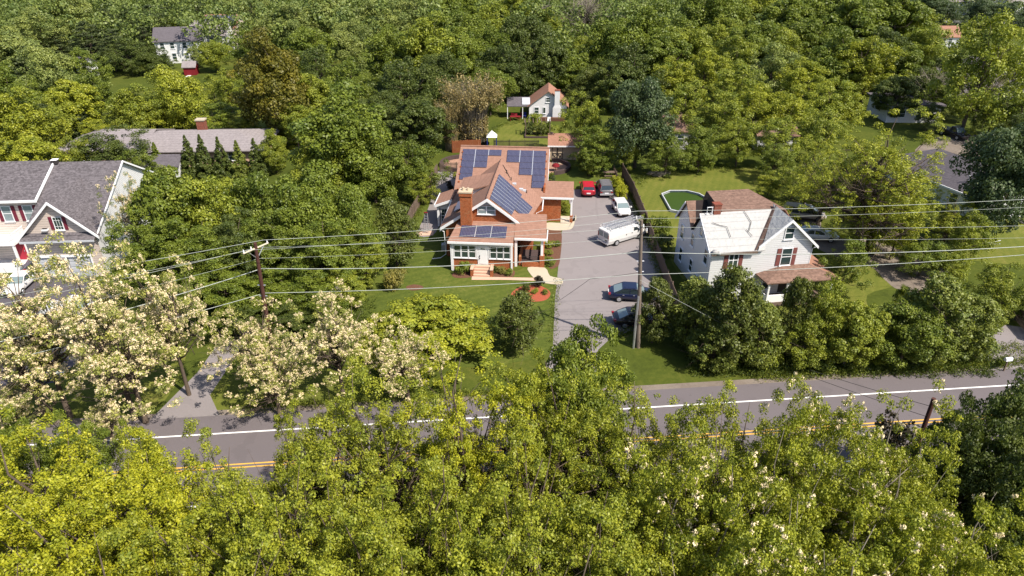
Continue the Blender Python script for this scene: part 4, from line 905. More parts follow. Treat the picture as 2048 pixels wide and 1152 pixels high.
for i, (x, y, w) in enumerate(((1930, 32, 8), (1888, 30, 7), (2012, 36, 9))):
    h = gable_house('far_house', ('white far house in the middle of the three at the top right', 'white far house leftmost of the three at the top right', 'pinkish far house rightmost of the three at the top right')[i], at(x, y), (0, 8, -10)[i], w, 8, 4.4, 2.6, 'white_sid', 'grey2_sh', .3, group='far houses at the top right')
    window(h, front(0), 2, 3, 1.2, 2.4); window(h, front(0), 4.6, 5.6, 1.2, 2.4)
h = gable_house('far_house', 'far house with orange brown roof left of the lawn at the top right', at(1878, 95), 0, 5, 6, 2.8, 2.2, 'white_sid', 'tan_sh'); window(h, front(0), 2, 3, 1.2, 2.2)
h = gable_house('hidden_house', 'white house with a brown roof hidden behind the blue-green maple', at(1326, 298), 3, 5, 6, 3.0, 1.6, 'pale_wall', 'brown_sh'); window(h, front(0), 2, 3, 1.2, 2.2)
h = gable_house('hidden_house', 'small grey walled house hidden in the trees behind the green pool', at(1512, 302), 0, 6, 6, 2.6, 1.2, 'pale_wall', 'brown_sh'); window(h, front(0), 2, 3, 1.2, 2.2)
# ---------------- vehicles ----------------
def loft(m, secs, close=True):
    i0 = len(m.v); n = len(secs[0])
    for s in secs: m.v += s
    for a in range(len(secs) - 1):
        for b in range(n): m.f.append((i0 + a * n + b, i0 + a * n + (b + 1) % n, i0 + (a + 1) * n + (b + 1) % n, i0 + (a + 1) * n + b))
    m.f.append(tuple(i0 + k for k in range(n - 1, -1, -1))); m.f.append(tuple(i0 + (len(secs) - 1) * n + k for k in range(n)))
def sec(x, hw, z0, zt, sh=.93, top=.80):
    h = zt - z0; P = [(hw * .86, z0), (hw * .98, z0 + h * .25), (hw, z0 + h * .55), (hw * sh, zt - h * .07), (hw * top, zt)]
    return [(x, y, z) for y, z in P] + [(x, -y, z) for y, z in reversed(P)]
def wheels(r, xs, hw, rad, n=12):
    for x in xs:
        for s in (-1, 1):
            y = s * (hw - .10); t = MB(); t.tube([(x, y - .11 * s, rad), (x, y - .09 * s, rad), (x, y + .10 * s, rad), (x, y + .12 * s, rad)], [rad * .9, rad, rad, rad * .9], 16)
            w = t.build('wheel', 'tyre', r); q = MB().tube([(x, y + .10 * s, rad), (x, y + .135 * s, rad)], [rad * .66, rad * .6], 12).build('rim', 'rim', w)
            sp = MB()
            for k in range(5): a = k * 1.2566; sp.tube([(x, y + .138 * s, rad), (x + math.cos(a) * rad * .5, y + .138 * s, rad + math.sin(a) * rad * .5)], .02, 4)
            for k in range(5): q.data.name
def car(name, label, px, py, phi, paint, L=4.8, W=1.82, Hh=1.45, kind='sedan', at_rear=False, loc=None, cat='car', roofm=None, glassm='carglass'):
    r = thing(name, label, cat, loc or at(px, py), phi); hw = W / 2; h = L / 2
    if kind == 'sedan':
        belt = .93; st = [(-h, hw * .80, .42, .80), (-h + .12, hw * .93, .28, .90), (-h + .45, hw, .24, .99), (-h * .55, hw, .22, 1.0), (0, hw, .22, .97), (h * .38, hw, .22, .98), (h * .62, hw * .99, .22, .92), (h - .35, hw * .96, .24, .82), (h - .1, hw * .86, .30, .70), (h, hw * .7, .38, .60)]
        gh = (-h * .80, -h * .42, h * .08, h * .42)
    elif kind == 'hatch':
        st = [(-h, hw * .86, .45, 1.0), (-h + .12, hw * .96, .28, 1.08), (-h + .4, hw, .24, 1.06), (0, hw, .22, 1.02), (h * .45, hw, .22, 1.02), (h * .68, hw * .97, .22, .96), (h - .3, hw * .92, .24, .84), (h - .08, hw * .80, .30, .70), (h, hw * .62, .38, .58)]
        gh = (-h * .94, -h * .70, h * .15, h * .55)
    elif kind == 'van_mini':
        st = [(-h, hw * .9, .40, 1.1), (-h + .1, hw * .97, .28, 1.12), (0, hw, .24, 1.1), (h * .5, hw, .24, 1.06), (h * .75, hw * .96, .24, .96), (h - .1, hw * .85, .3, .80), (h, hw * .7, .4, .66)]
        gh = (-h * .96, -h * .82, h * .22, h * .66)
    elif kind == 'pickup':
        st = [(-h, hw * .97, .50, 1.15), (-h + .05, hw, .45, 1.18), (-h * .1, hw, .42, 1.18), (h * .15, hw, .42, 1.16), (h * .5, hw, .42, 1.14), (h - .3, hw * .98, .42, 1.08), (h - .05, hw * .95, .45, .98), (h, hw * .9, .5, .9)]
        gh = (-h * .12, -h * .06, h * .26, h * .5)
    else:   # suv
        st = [(-h, hw * .92, .45, 1.12), (-h + .1, hw * .98, .32, 1.16), (-h * .5, hw, .28, 1.14), (0, hw, .28, 1.12), (h * .45, hw, .28, 1.12), (h * .7, hw * .98, .28, 1.05), (h - .25, hw * .94, .3, .95), (h - .05, hw * .85, .36, .82), (h, hw * .75, .42, .72)]
        gh = (-h * .97, -h * .84, h * .12, h * .48)
    m = MB(); loft(m, [sec(x, w, a, b) for x, w, a, b in st]); body = m.build('body', paint, r, smooth=True); sb = body.modifiers.new('round', 'SUBSURF'); sb.levels = 1; sb.render_levels = 1
    zb = st[len(st) // 2][3] - .06; zt = Hh; wb, wr = hw * .90, hw * .74
    xa, xb, xc, xd = gh[3], gh[2], gh[1], gh[0]
    def ring(i=0.0): return [(xd + i, -wb + i * .3, zb), (xa - i, -wb + i * .3, zb), (xa - i, wb - i * .3, zb), (xd + i, wb - i * .3, zb), (xc, -wr, zt - .05), (xb, -wr, zt - .05), (xb, wr, zt - .05), (xc, wr, zt - .05)]
    MB().hexa(ring(.03)).build('side_window', glassm, r)
    MB().slab([(xc - .08, -wr * .96, zt - .03), (xb + .05, -wr * .96, zt - .03), (xb + .05, wr * .96, zt - .03), (xc - .08, wr * .96, zt - .03)], .05).slab([(xc + .05, -wr * .82, zt), (xb - .12, -wr * .82, zt), (xb - .12, wr * .82, zt), (xc + .05, wr * .82, zt)], .04).build('roof', roofm or paint, r)
    R8 = ring()
    for s, prs in ((-1, ((0, 4), (1, 5))), (1, ((2, 6), (3, 7)))):
        p = MB()
        for a, b in prs: p.tube([R8[a], R8[b]], .045, 4)
        xm = (xb + xc) / 2; p.tube([(xm, s * wb * 1.0, zb), (xm, s * wr * 1.0, zt - .05)], .04, 4); p.tube([(xc, s * wr * 1.02, zt - .04), (xb, s * wr * 1.02, zt - .04)], .04, 4)
        p.build('pillar', paint, r)
    def pane(x0, z0, w0, x1, z1, w1, nm, dx):
        MB().slab([(x0 + dx, -w0, z0), (x0 + dx, w0, z0), (x1 + dx, w1, z1), (x1 + dx, -w1, z1)], .01).build(nm, 'glassl' if nm == 'windscreen' or kind != 'suv' else glassm, r)
    pane(xa - .05, zb + .05, wb * .9, xb + .03, zt - .08, wr * .93, 'windscreen', .035)
    pane(xd + .05, zb + .06, wb * .9, xc - .03, zt - .09, wr * .93, 'rear_window', -.035)
    rad = .33 if kind in ('sedan', 'hatch', 'van_mini') else .39
    wheels(r, (h * .60, -h * .58), hw, rad)
    for s in (-1, 1):
        MB().box(h - .30, h - .04, s * hw * .60 - .16, s * hw * .60 + .16, .60, .74).build('headlight', 'lamp', r)
        MB().box(-h - .015, -h + .20, s * hw * .76 - .13, s * hw * .76 + .13, .76, .90).build('taillight', 'tail', r)
        MB().box(xa - .35, xa - .15, s * (hw + .10) - .09, s * (hw + .10) + .09, zb, zb + .14).box(xa - .30, xa - .22, s * (hw - .06) - .07, s * (hw - .02) + .07, zb + .03, zb + .08).build('mirror', paint, r)
        MB().box(-.1, .08, s * (hw + .002) - .015, s * (hw + .002) + .015, .80, .84).box(-h * .45, -h * .45 + .16, s * (hw + .002) - .015, s * (hw + .002) + .015, .80, .84).build('door_handle', 'chrome' if kind == 'sedan' else paint, r)
    MB().box(-h - .03, -h + .02, -.26, .26, .62 if kind != 'pickup' else .70, .78 if kind != 'pickup' else .86).build('number_plate', 'plate', r)
    MB().box(h - .06, h + .015, -.42, .42, .36, .54).build('grille', 'darktrim', r)
    return r
car('sedan', 'dark blue sedan parked beside the utility poles, upper of the two', 0, 0, 6, 'blue_car', 4.85, 1.84, 1.46, loc=at(1266, 597))
car('sedan', 'black sedan under the small cedar, nearest the road', 0, 0, -1, 'black_car', 4.75, 1.82, 1.44, loc=at(1276, 647))
car('suv', 'red compact suv parked nose in under the tree', 0, 0, -88, 'red_car', 4.2, 1.84, 1.56, 'suv', loc=(at(1178, 397)[0], at(1178, 397)[1] + 2.1), glassm='carglass')
g = car('suv', 'large grey suv with chrome rear bumper beside the red one', 0, 0, -91, 'grey_car', 4.6, 1.80, 1.72, 'suv', loc=(at(1212, 397)[0], at(1212, 397)[1] + 2.3), roofm='grey_car')
MB().box(-2.42, -2.28, -.86, .86, .48, .68).build('bumper', 'chrome', g)
car('hatchback', 'white hatchback facing the road by the green hedge', 0, 0, 84, 'white_car', 4.0, 1.78, 1.42, 'hatch', loc=(at(1248, 437)[0] - .1, at(1248, 437)[1] + 2.0))
car('minivan', 'beige minivan parked behind the white house', 0, 0, 12, 'beige_car', 5.0, 1.95, 1.75, 'van_mini', loc=at(1606, 437), cat='minivan')
car('sedan', 'bluish white sedan half hidden behind the white house gable', 0, 0, 8, 'white_car', 4.8, 1.82, 1.42, loc=at(1630, 478))
car('pickup_truck', 'dark pickup parked in the shade above the beige minivan', 0, 0, 60, 'black_car', 5.3, 1.95, 1.8, 'pickup', loc=at(1630, 408), cat='pickup truck')
car('pickup_truck', 'black pickup in the yard above the slate roofed house', 0, 0, 75, 'black_car', 5.3, 1.95, 1.85, 'pickup', loc=at(1906, 274), cat='pickup truck')
car('pickup_truck', 'silver pickup under the flowering locusts, lower of the two', 0, 0, 4, 'grey_car', 5.5, 1.98, 1.85, 'pickup', loc=at(125, 672), cat='pickup truck')
car('pickup_truck', 'white pickup under the flowering locusts, upper of the two', 0, 0, 4, 'white_car', 5.5, 1.98, 1.85, 'pickup', loc=at(150, 632), cat='pickup truck')
car('sedan', 'white car in front of the garage seen through the flowers', 0, 0, 85, 'white_car', 4.7, 1.8, 1.42, loc=at(45, 575))
# white work van
def work_van():
    r = thing('cargo_van', 'white cargo van with roof rack parked across the drive', 'van', at(1244, 479), -33); hw = 1.0; h = 2.85; m = MB()
    loft(m, [sec(x, w, a, b, .96, .86) for x, w, a, b in ((-h, hw * .95, .42, 1.82), (-h + .08, hw * .99, .35, 1.88), (-1, hw, .32, 1.9), (.9, hw, .32, 1.9), (1.15, hw, .32, 1.83), (1.72, hw * .98, .32, 1.34), (1.85, hw * .98, .32, 1.24), (2.5, hw * .95, .34, 1.12), (2.78, hw * .90, .38, .98), (h, hw * .8, .45, .8))])
    m.build('body', 'white_car', r)
    wheels(r, (1.85, -1.65), hw, .37)
    for s in (-1, 1):
        MB().hexa([(.75, s * 1.003, 1.28), (1.62, s * 1.003, 1.28), (1.62, s * .99, 1.30), (.75, s * .99, 1.3), (.78, s * .985, 1.7), (1.2, s * .985, 1.7), (1.2, s * .97, 1.7), (.78, s * .97, 1.7)]).build('side_window', 'carglass', r)
        MB().box(1.45, 1.62, s * 1.12 - .1, s * 1.12 + .1, 1.22, 1.48).build('mirror', 'darktrim', r)
        MB().box(-h - .02, -h + .05, s * .86 - .07, s * .86 + .07, .95, 1.5).build('taillight', 'tail', r)
        MB().box(2.66, 2.82, s * .66 - .14, s * .66 + .14, .80, .98).build('headlight', 'lamp', r)
        MB().box(.45, .6, s * 1.002 - .012, s * 1.002 + .012, 1.06, 1.14).box(-.35, -.25, s * 1.002 - .012, s * 1.002 + .012, 1.0, 1.15).build('door_handle', 'darktrim', r)
    MB().slab([(1.2, -.82, 1.78), (1.2, .82, 1.78), (1.76, .86, 1.36), (1.76, -.86, 1.36)], .01).build('windscreen', 'carglass', r).location.z = .035
    for s in (-1, 1): MB().box(-h - .025, -h + .02, s * .42 - .33, s * .42 + .33, 1.08, 1.66).build('rear_window', 'glassl', r)
    MB().box(-h - .14, -h + .02, -.92, .92, .38, .55).build('bumper', 'chrome', r)
    MB().box(-h - .03, -h, -.62, -.3, .70, .85).build('number_plate', 'darktrim', r)
    k = MB()
    for x in (-2.3, -.9, .6): k.tube([(x, -.92, 1.8), (x, -.92, 2.06), (x, .92, 2.06), (x, .92, 1.8)], .03, 5)
    for y in (-.92, .92): k.tube([(-2.6, y, 2.06), (.9, y, 2.06)], .03, 5)
    k.build('roof_rack', 'white', r)
    return r
work_van()
def ladder(L, W, loc, phi, label, rung=.3, mat='alu', tilt=0):
    m = MB()
    for s in (-W / 2, W / 2): m.box(-L / 2, L / 2, s - .035, s + .035, 0, .10)
    k = -L / 2 + .2
    while k < L / 2: m.tube([(k, -W / 2, .05), (k, W / 2, .05)], .022, 5); k += rung
    o = m.build('ladder', mat); o.location = loc; o.rotation_euler = (0, -tilt, -R(phi)); return tag(o, label, 'ladder')
vx, vy = at(1244, 479); ca, sa = math.cos(R(33)), math.sin(R(33))
for k, (dx, dy, L, lab) in enumerate([(-.1, .62, 4.6, 'long white ladder on the van roof rack, far side'), (.3, .05, 5.2, 'longest white ladder down the middle of the van roof rack'), (-.5, -.60, 3.8, 'white ladder on the near side of the van roof rack')]):
    ladder(L, .40, (vx + dx * ca - dy * sa, vy + dx * sa + dy * ca, 2.12), -33, lab, mat='alu')
# step ladder on the patio
def step_ladder():
    x, y = at(854, 463); r = thing('step_ladder', 'open white step ladder standing on the patio left of the brick house', 'ladder', (x, y), 10)
    a = MB()
    for s in (-.28, .28): a.tube([(s, -.5, 0), (s * .6, 0, 2.4)], .035, 5)
    for k in range(8): t = (k + .6) / 8; a.box(-.28 + .1 * t, .28 - .1 * t, -.5 + .5 * t - .05, -.5 + .5 * t + .03, 2.4 * t, 2.4 * t + .03)
    a.build('front_rail', 'alu', r); b = MB()
    for s in (-.28, .28): b.tube([(s, .5, 0), (s * .6, 0.03, 2.38)], .025, 5)
    for t in (.2, .5, .8): b.tube([(-.28 + .1 * t, .5 - .5 * t, 2.4 * t), (.28 - .1 * t, .5 - .5 * t, 2.4 * t)], .015, 4)
    b.build('back_rail', 'alu', r); MB().box(-.2, .2, -.12, .1, 2.38, 2.44).build('top_step', 'fabric_red', r)
step_ladder()

# ---------------- poles and wires ----------------
def pole(name, label, base, top, h, mat, phi_arm, arm=True, armw=2.4, light=False):
    r = thing(name, label, 'utility pole', base); dx, dy = top[0] - base[0], top[1] - base[1]
    P = lambda z: (dx * z / h, dy * z / h, z)
    MB().tube([P(-.3), P(h * .5), P(h)], [.19, .16, .12], 10).build('pole', mat, r)
    if arm:
        a = R(phi_arm); ux, uy = math.sin(a), math.cos(a); c = P(h - .45); e = armw / 2
        m = MB().tube([(c[0] - ux * e, c[1] - uy * e, c[2]), (c[0] + ux * e, c[1] + uy * e, c[2] + .02)], .075, 4); m.build('crossarm', 'conc', r)
        b = MB()
        for s in (-1, 1): b.tube([(c[0] + ux * e * .6 * s, c[1] + uy * e * .6 * s, c[2] - .05), (P(h - 1.3)[0], P(h - 1.3)[1], h - 1.3)], .03, 4)
        b.build('brace', 'alu', r)
        for s in (-.93, -.35, .93): MB().cyl(c[0] + ux * e * s, c[1] + uy * e * s, c[2] + .06, c[2] + .28, .06, .04, 8).build('insulator', 'white', r)
    for z in (h * .62, h * .70): MB().tube([(P(z)[0] - .3, P(z)[1], z), (P(z)[0] + .3, P(z)[1], z)], .05, 5).build('bracket', 'alu', r)
    return r
b1 = at(1276, 695); t1 = at(1283, 440, 12.0)
pole('utility_pole', 'tall weathered utility pole at the driveway corner', b1, t1, 12.0, 'polewood', 350, armw=2.6)
b2x, b2y = at(551, 745); t2 = at(510, 486, 12.0)
pole('utility_pole', 'dark brown utility pole with a pale tilted crossarm in front of the grove', (b2x, b2y), t2, 12.0, 'polered', 35, armw=2.2)
c1 = MB().tube([(b1[0] - .42, b1[1] - .1, -.2), (b1[0] - .42, b1[1] - .1, 5.2)], .10, 8); single(c1, 'conduit', 'alu', 'grey metal conduit standing against the foot of the tall pole', 'conduit')
p3 = at(1868, 797, 7.6); MB_ = MB().tube([(p3[0] + .1, p3[1], -.3), (p3[0], p3[1], 7.6)], [.17, .13], 10); single(MB_, 'utility_pole', 'polered', 'bare dark pole top rising out of the dark maple over the road', 'utility pole')
def wire(pts, label, rad=.022, mat='wire', sag=.35, n=14, name='wire'):
    m = MB()
    P = []
    for a, b in zip(pts, pts[1:]):
        a, b = Vector(a), Vector(b)
        for k in range(n): t = k / n; q = a.lerp(b, t); q.z -= sag * 4 * t * (1 - t) * (b - a).length / 30; P.append(q)
    P.append(Vector(pts[-1])); m.tube(P, rad, 5); single(m, name, mat, label, 'wire')
def w3(px, py, z): x, y = at(px, py, z); return (x, y, z)
def ext(a, b, d):
    "carry the line a-b on past b by d metres"
    a, b = Vector(a), Vector(b); v = (b - a).normalized(); return tuple(b + v * d)
def line(label, L_, Rr, offl, offr, rad, sag=.25, **k):
    "a wire over both poles and on beyond the picture, where the photo shows it leave"
    wire([offl, L_, Rr, offr], label, rad, sag=sag, **k)
line('topmost wire between the two tall poles', w3(527, 480, 11.9), w3(1276, 422, 12.0), w3(-160, 590, 11.5), w3(2250, 386, 12.0), .017)
line('second wire from the top, ending in the pale crossarm', w3(500, 500, 11.9), w3(1289, 437, 12.0), w3(-160, 622, 11.5), w3(2250, 402, 12.0), .011)
line('third wire, passing behind the street side of the tall pole top', w3(515, 495, 11.0), w3(1284, 453, 11.2), w3(-160, 640, 11.0), w3(2250, 445, 11.5), .013)
line('fourth wire, running just over the front solar panels', w3(518, 517, 10.2), w3(1280, 474, 10.3), w3(-160, 680, 10.0), w3(2250, 470, 10.8), .010)
line('thick pale cable above the front steps', w3(524, 537, 9.0), w3(1278, 504, 9.2), w3(-160, 720, 8.6), w3(2250, 478, 9.6), .030, sag=.5)
line('lower pale cable crossing the flower bed', w3(530, 586, 7.6), w3(1276, 549, 7.7), w3(-160, 760, 7.2), w3(2250, 492, 8.6), .023, sag=.3)
wire([w3(1278, 545, 7.6), w3(1180, 558, 6.6), w3(1120, 600, 5.0)], 'slack black service wire hanging over the driveway', .016, 'blackwire', .2, 6)
wire([w3(1280, 560, 8), w3(1430, 640, 4.5), w3(1560, 700, 1)], 'thin guy wire sloping down through the cedars', .012, 'wire', .05, 6)
wire([w3(1620, 740, 6.8), (p3[0], p3[1], 7.0)], 'upper black wire running to the bare pole top', .016, 'blackwire', .2, 8)
wire([w3(1618, 752, 6.2), (p3[0], p3[1], 6.2)], 'lower black wire running to the bare pole top', .016, 'blackwire', .2, 8)
# ---------------- fences ----------------
def fence(label, pts, h, mat, name='wooden_fence', board=.16, gap=.015, posts=2.4, thick=.04, group=None, top=0.0):
    r = thing(name, label, 'fence', pts[0]); o = Vector((*pts[0], 0)); m = MB(); rl = MB()
    for a, b in zip(pts, pts[1:]):
        A, Bv = Vector((*a, 0)) - o, Vector((*b, 0)) - o; L = (Bv - A).length; u = (Bv - A) / L; nrm = Vector((-u.y, u.x, 0)) * thick; n = max(1, int(L / board)); rg = random.Random(int(L * 99))
        for k in range(n):
            p, q = A + u * (L * k / n + gap), A + u * (L * (k + 1) / n - gap); z = h + (rg.random() - .5) * .06
            m.hexa([p, q, q + nrm, p + nrm] + [v + Vector((0, 0, z)) for v in (p, q, q + nrm, p + nrm)])
        for z in (h * .25, h * .8): rl.hexa([A + nrm * 1.05 + Vector((0, 0, z)), Bv + nrm * 1.05 + Vector((0, 0, z)), Bv + nrm * 2 + Vector((0, 0, z)), A + nrm * 2 + Vector((0, 0, z))] + [v + Vector((0, 0, z + .08)) for v in (A + nrm * 1.05, Bv + nrm * 1.05, Bv + nrm * 2, A + nrm * 2)])
        for k in range(int(L / posts) + 1): p = A + u * min(L, k * posts) + nrm * 2.5; MB().box(p.x - .05, p.x + .05, p.y - .05, p.y + .05, -.1, h + .06).build('post', mat, r)
    m.build('boards', mat, r); rl.build('rail', mat, r); return r
fence('weathered plank fence right of the driveway', pix((1243, 352), (1265, 392), (1290, 455), (1316, 530), (1340, 598), (1362, 655), (1368, 698)), 1.85, 'woodgrey')
fence('weathered plank fence between grove and side driveway', pix((874, 352), (846, 402), (824, 438), (808, 475)), 1.7, 'woodgrey')
fence('grey picket fence between the grove and the front lawn', pix((748, 540), (730, 562), (712, 590)), 1.5, 'alu', 'picket_fence', .22, .05)
fence('dark picket gate fence at the end of the side driveway', pix((880, 344), (918, 344)), 1.4, 'woodgrey', 'picket_fence', .18, .04)
fence('dark picket fence behind the brick house roof', pix((988, 300), (1078, 300)), 1.6, 'darktrim', 'picket_fence', .18, .05)
fence('red brown board fence by the bamboo', pix((905, 306), (962, 303)), 1.9, 'woodred')
fence('white wire topped fence behind the hedge', pix((1226, 345), (1238, 372), (1252, 400)), 1.0, 'woodgrey', 'picket_fence', .22, .07)
fence('rail fence beside the cottage', pix((1120, 205), (1200, 205)), 1.1, 'woodred', 'rail_fence', 1.2, .5)
fence('pale fence along the far lawn at the top right', [at(1880, 50, 0), at(2300, 58, 0)], 1.6, 'lightgrey', 'far_fence', 1.0, .0)
fence('dark board fence at the right edge by the entrance', pix((2030, 640), (2075, 690)), 1.8, 'woodgrey')
# ---------------- garden things ----------------
def bed(name, pts, z, mat): return sheet(name, curve(pts, 4), z, mat)
bed('flower_bed', pix((1022, 592), (1040, 574), (1074, 570), (1100, 584), (1092, 600), (1060, 603)), .02, 'mulch')
bed('flower_bed', pix((812, 574), (828, 569), (846, 573), (842, 579), (822, 581)), .02, 'brownmulch')
bed('flower_bed', pix((1094, 462), (1122, 462), (1120, 520), (1112, 535), (1096, 530)), .016, 'brownmulch')
bed('flower_bed', pix((906, 546), (946, 540), (950, 553), (912, 556)), .02, 'brownmulch'); bed('flower_bed', pix((984, 542), (1026, 540), (1024, 555), (986, 553)), .02, 'brownmulch')
WALK = curve(pix((1056, 535), (1090, 536), (1100, 552), (1123, 558), (1123, 569), (1092, 567), (1074, 560), (1062, 550)), 3)
sheet('walkway', WALK, .03, 'conc'); sheet('walkway', pix((944, 553), (1010, 555), (1076, 556), (1078, 562), (1010, 560), (943, 560)), .026, 'pinkconc')
sheet('walkway', curve(pix((1094, 446), (1121, 446), (1150, 442), (1151, 430), (1146, 455), (1128, 461), (1094, 459)), 4), .03, 'conc')
sheet('patio', pix((833, 463), (868, 462), (866, 471), (832, 472)), .03, 'pinkconc')
SG = 'garden shrubs round the brick house'
for x, y, w, h, c, l in [(925, 550, 32, 1.3, 'G', 'dark shrub with pink flowers left of the front steps'), (940, 546, 20, 1.0, 'T', 'pinkish flowering bush just left of the front steps'), (989, 549, 16, .9, 'D', 'dark small shrub right of the front steps'), (1003, 550, 22, .8, 'K', 'pale shrub in the bed right of the steps'), (1018, 552, 18, .7, 'G', 'green shrub at the right end of the front bed'),
                         (1100, 498, 22, .8, 'g', 'green perennials beside the side porch, upper'), (1114, 495, 16, .7, 'G', 'round green perennial at the drive edge'), (1098, 512, 16, .7, 'g', 'green perennials beside the side porch, middle'), (1100, 533, 24, .9, 'G', 'dark green shrub beside the porch column'),
                         (1052, 585, 22, .9, 'D', 'dark green shrub in the red mulch island'), (1078, 577, 24, 1.2, 'X', 'purple leaved bush in the red mulch island'), (1070, 588, 16, .5, 'g', 'light green tuft in the red mulch island'), (1090, 590, 14, .5, 'G', 'small green tuft at the right of the mulch island'),
                         (898, 378, 12, 1.1, 'X', 'red leaved bush beside the side driveway, upper'), (903, 385, 12, .9, 'X', 'red leaved bush beside the side driveway, lower'), (910, 358, 10, 1.0, 'Y', 'yellow bush at the left corner of the brick house'), (1131, 427, 22, 1.5, 'g', 'rounded bright green shrub by the rear porch'),
                         (1104, 358, 10, .9, 'G', 'shrub in the planter right of the house, back'), (1106, 364, 10, .9, 'B', 'shrub in the planter right of the house, front')]:
    S('shrub', x, y, w, h, c, l, SG)
for k, (x, y) in enumerate([(1234, 376), (1238, 385), (1241, 393), (1244, 401)]): S('shrub', x, y + 3, 26, 1.7, 'Y', '%s clipped bright green hedge plant counted from the back, above the white hatchback' % ('first', 'second', 'third', 'fourth')[k], 'hedge plants by the white hatchback')
def arcwall(label, cpx, cpy, rad, a0, a1, mat='stone'):
    cx, cy = at(cpx, cpy); m = MB(); n = 16; P = []
    for k in range(n + 1): a = R(a0 + (a1 - a0) * k / n); P.append((math.cos(a), math.sin(a)))
    for (p, q) in zip(P, P[1:]): m.hexa([(p[0] * rad, p[1] * rad, 0), (q[0] * rad, q[1] * rad, 0), (q[0] * (rad + .4), q[1] * (rad + .4), 0), (p[0] * (rad + .4), p[1] * (rad + .4), 0)] + [(p[0] * rad, p[1] * rad, .55), (q[0] * rad, q[1] * rad, .55), (q[0] * (rad + .4), q[1] * (rad + .4), .55), (p[0] * (rad + .4), p[1] * (rad + .4), .55)])
    o = single(m, 'garden_wall', mat, label, 'garden wall', loc=(cx, cy))
    sheet('patio', [(cx + rad * math.cos(R(a)), cy + rad * math.sin(R(a))) for a in range(0, 360, 15)], .02, 'brickpave')
arcwall('curved dark retaining wall left of the brick house', 925, 330, 2.9, 100, 260); arcwall('curved dark retaining wall right of the brick house', 1099, 336, 2.7, -80, 80)
# umbrella right of house
u = thing('parasol', 'closed red parasol in the right hand brick patio', 'parasol', at(1111, 342)); MB().cyl(0, 0, 0, 2.1, .03, n=6).build('pole', 'iron', u); MB().tube([(0, 0, .75), (0, 0, 1.05), (0, 0, 1.15)], [.6, .4, .05], 12).build('canopy', 'fabric_red', u)
# gazebo with white canopy
gz = thing('canopy_tent', 'white topped canopy with blue posts behind the brick house', 'canopy', at(984, 300)); 
for sx in (-.7, .7):
    for sy in (-.7, .7): MB().box(sx - .06, sx + .06, sy - .06, sy + .06, 0, 2.2).build('post', 'fabric_blue', gz)
MB().tube([(0, 0, 2.2), (0, 0, 2.25), (0, 0, 3.1)], [1.15, 1.15, .03], 4).build('canopy', 'white', gz).rotation_euler = (0, 0, R(45))
# arbor bed on the back lawn
ab = thing('arbor', 'small wooden arbor in the raised bed on the back lawn', 'arbor', at(1075, 268)); m = MB()
for sx in (-2, 2):
    for sy in (-1, 1): m.box(sx - .06, sx + .06, sy - .06, sy + .06, 0, 2.2)
for k in range(7): m.box(-2.2 + k * .7, -2.1 + k * .7, -1.2, 1.2, 2.2, 2.3)
m.build('frame', 'woodgrey', ab)
for x, y, w, l, c in [(1060, 270, 26, 'bushy plant at the left of the arbor bed', 'D'), (1082, 272, 26, 'bushy plant in the middle of the arbor bed', 'O'), (1097, 270, 20, 'bushy plant at the right of the arbor bed', 'G'), (1070, 252, 34, 'round green shrub behind the arbor', 'g'), (1130, 240, 30, 'shrub at the right wall of the cottage', 'G')]: S('shrub', x, y, w, 2.0, c, l)
single(MB().box(-2.4, 2.4, -1.3, -1.1, 0, .3).box(-2.4, 2.4, 1.1, 1.3, 0, .3).box(-2.4, -2.2, -1.1, 1.1, 0, .3).box(2.2, 2.4, -1.1, 1.1, 0, .3), 'raised_bed', 'stone', 'low stone edging round the arbor bed', 'planter', loc=at(1078, 272))
# pavilion left of the cottage with furniture
pv = thing('pavilion', 'dark roofed lean-to with white frame left of the cottage', 'pavilion', at(1014, 238)); MB().slab([(0, 0, 2.3), (4.2, 0, 2.3), (4.2, 3, 3.2), (0, 3, 3.2)], .12).build('roof', 'slate_sh', pv)
for x in (.1, 2.8, 4.1): MB().box(x - .06, x + .06, .05, .17, 0, 2.2).build('post', 'white', pv)
MB().box(2.7, 4.1, .3, 2.5, 0, .1, lambda a, b, c: (a, b, 2.35 + b * .3 + c + .02)).build('skylight', 'lightgrey', pv)
def garden_chair(x, y, phi, label, mat):
    r = thing('garden_chair', label, 'chair', at(x, y), phi, 'garden chairs by the cottage'); MB().box(-.28, .28, -.28, .28, .40, .46).build('seat', mat, r); MB().box(-.28, .28, .24, .30, .46, 1.0).build('backrest', mat, r)
    for sx in (-.25, .25):
        for sy in (-.25, .25): MB().box(sx - .025, sx + .025, sy - .025, sy + .025, 0, .40).build('leg', mat, r)
for x, y, p, l, m_ in [(1024, 238, 20, 'red garden chair leftmost under the pavilion edge', 'fabric_red'), (1033, 239, -30, 'red garden chair second from the left by the pavilion', 'fabric_red'), (1040, 237, 60, 'red garden chair right beside the pavilion post', 'fabric_red'), (1049, 236, 10, 'blue garden chair nearest the cottage wall', 'fabric_blue'), (1098, 246, 0, 'white garden chair on the lawn below the cottage chimney', 'white')]: garden_chair(x, y, p, l, m_)
tb = thing('garden_table', 'red garden table in front of the pavilion', 'table', at(1030, 241)); MB().box(-.9, .9, -.45, .45, .7, .75).build('table_top', 'fabric_red', tb)
for sx in (-.8, .8): MB().box(sx - .04, sx + .04, -.35, .35, 0, .7).build('leg', 'fabric_red', tb)
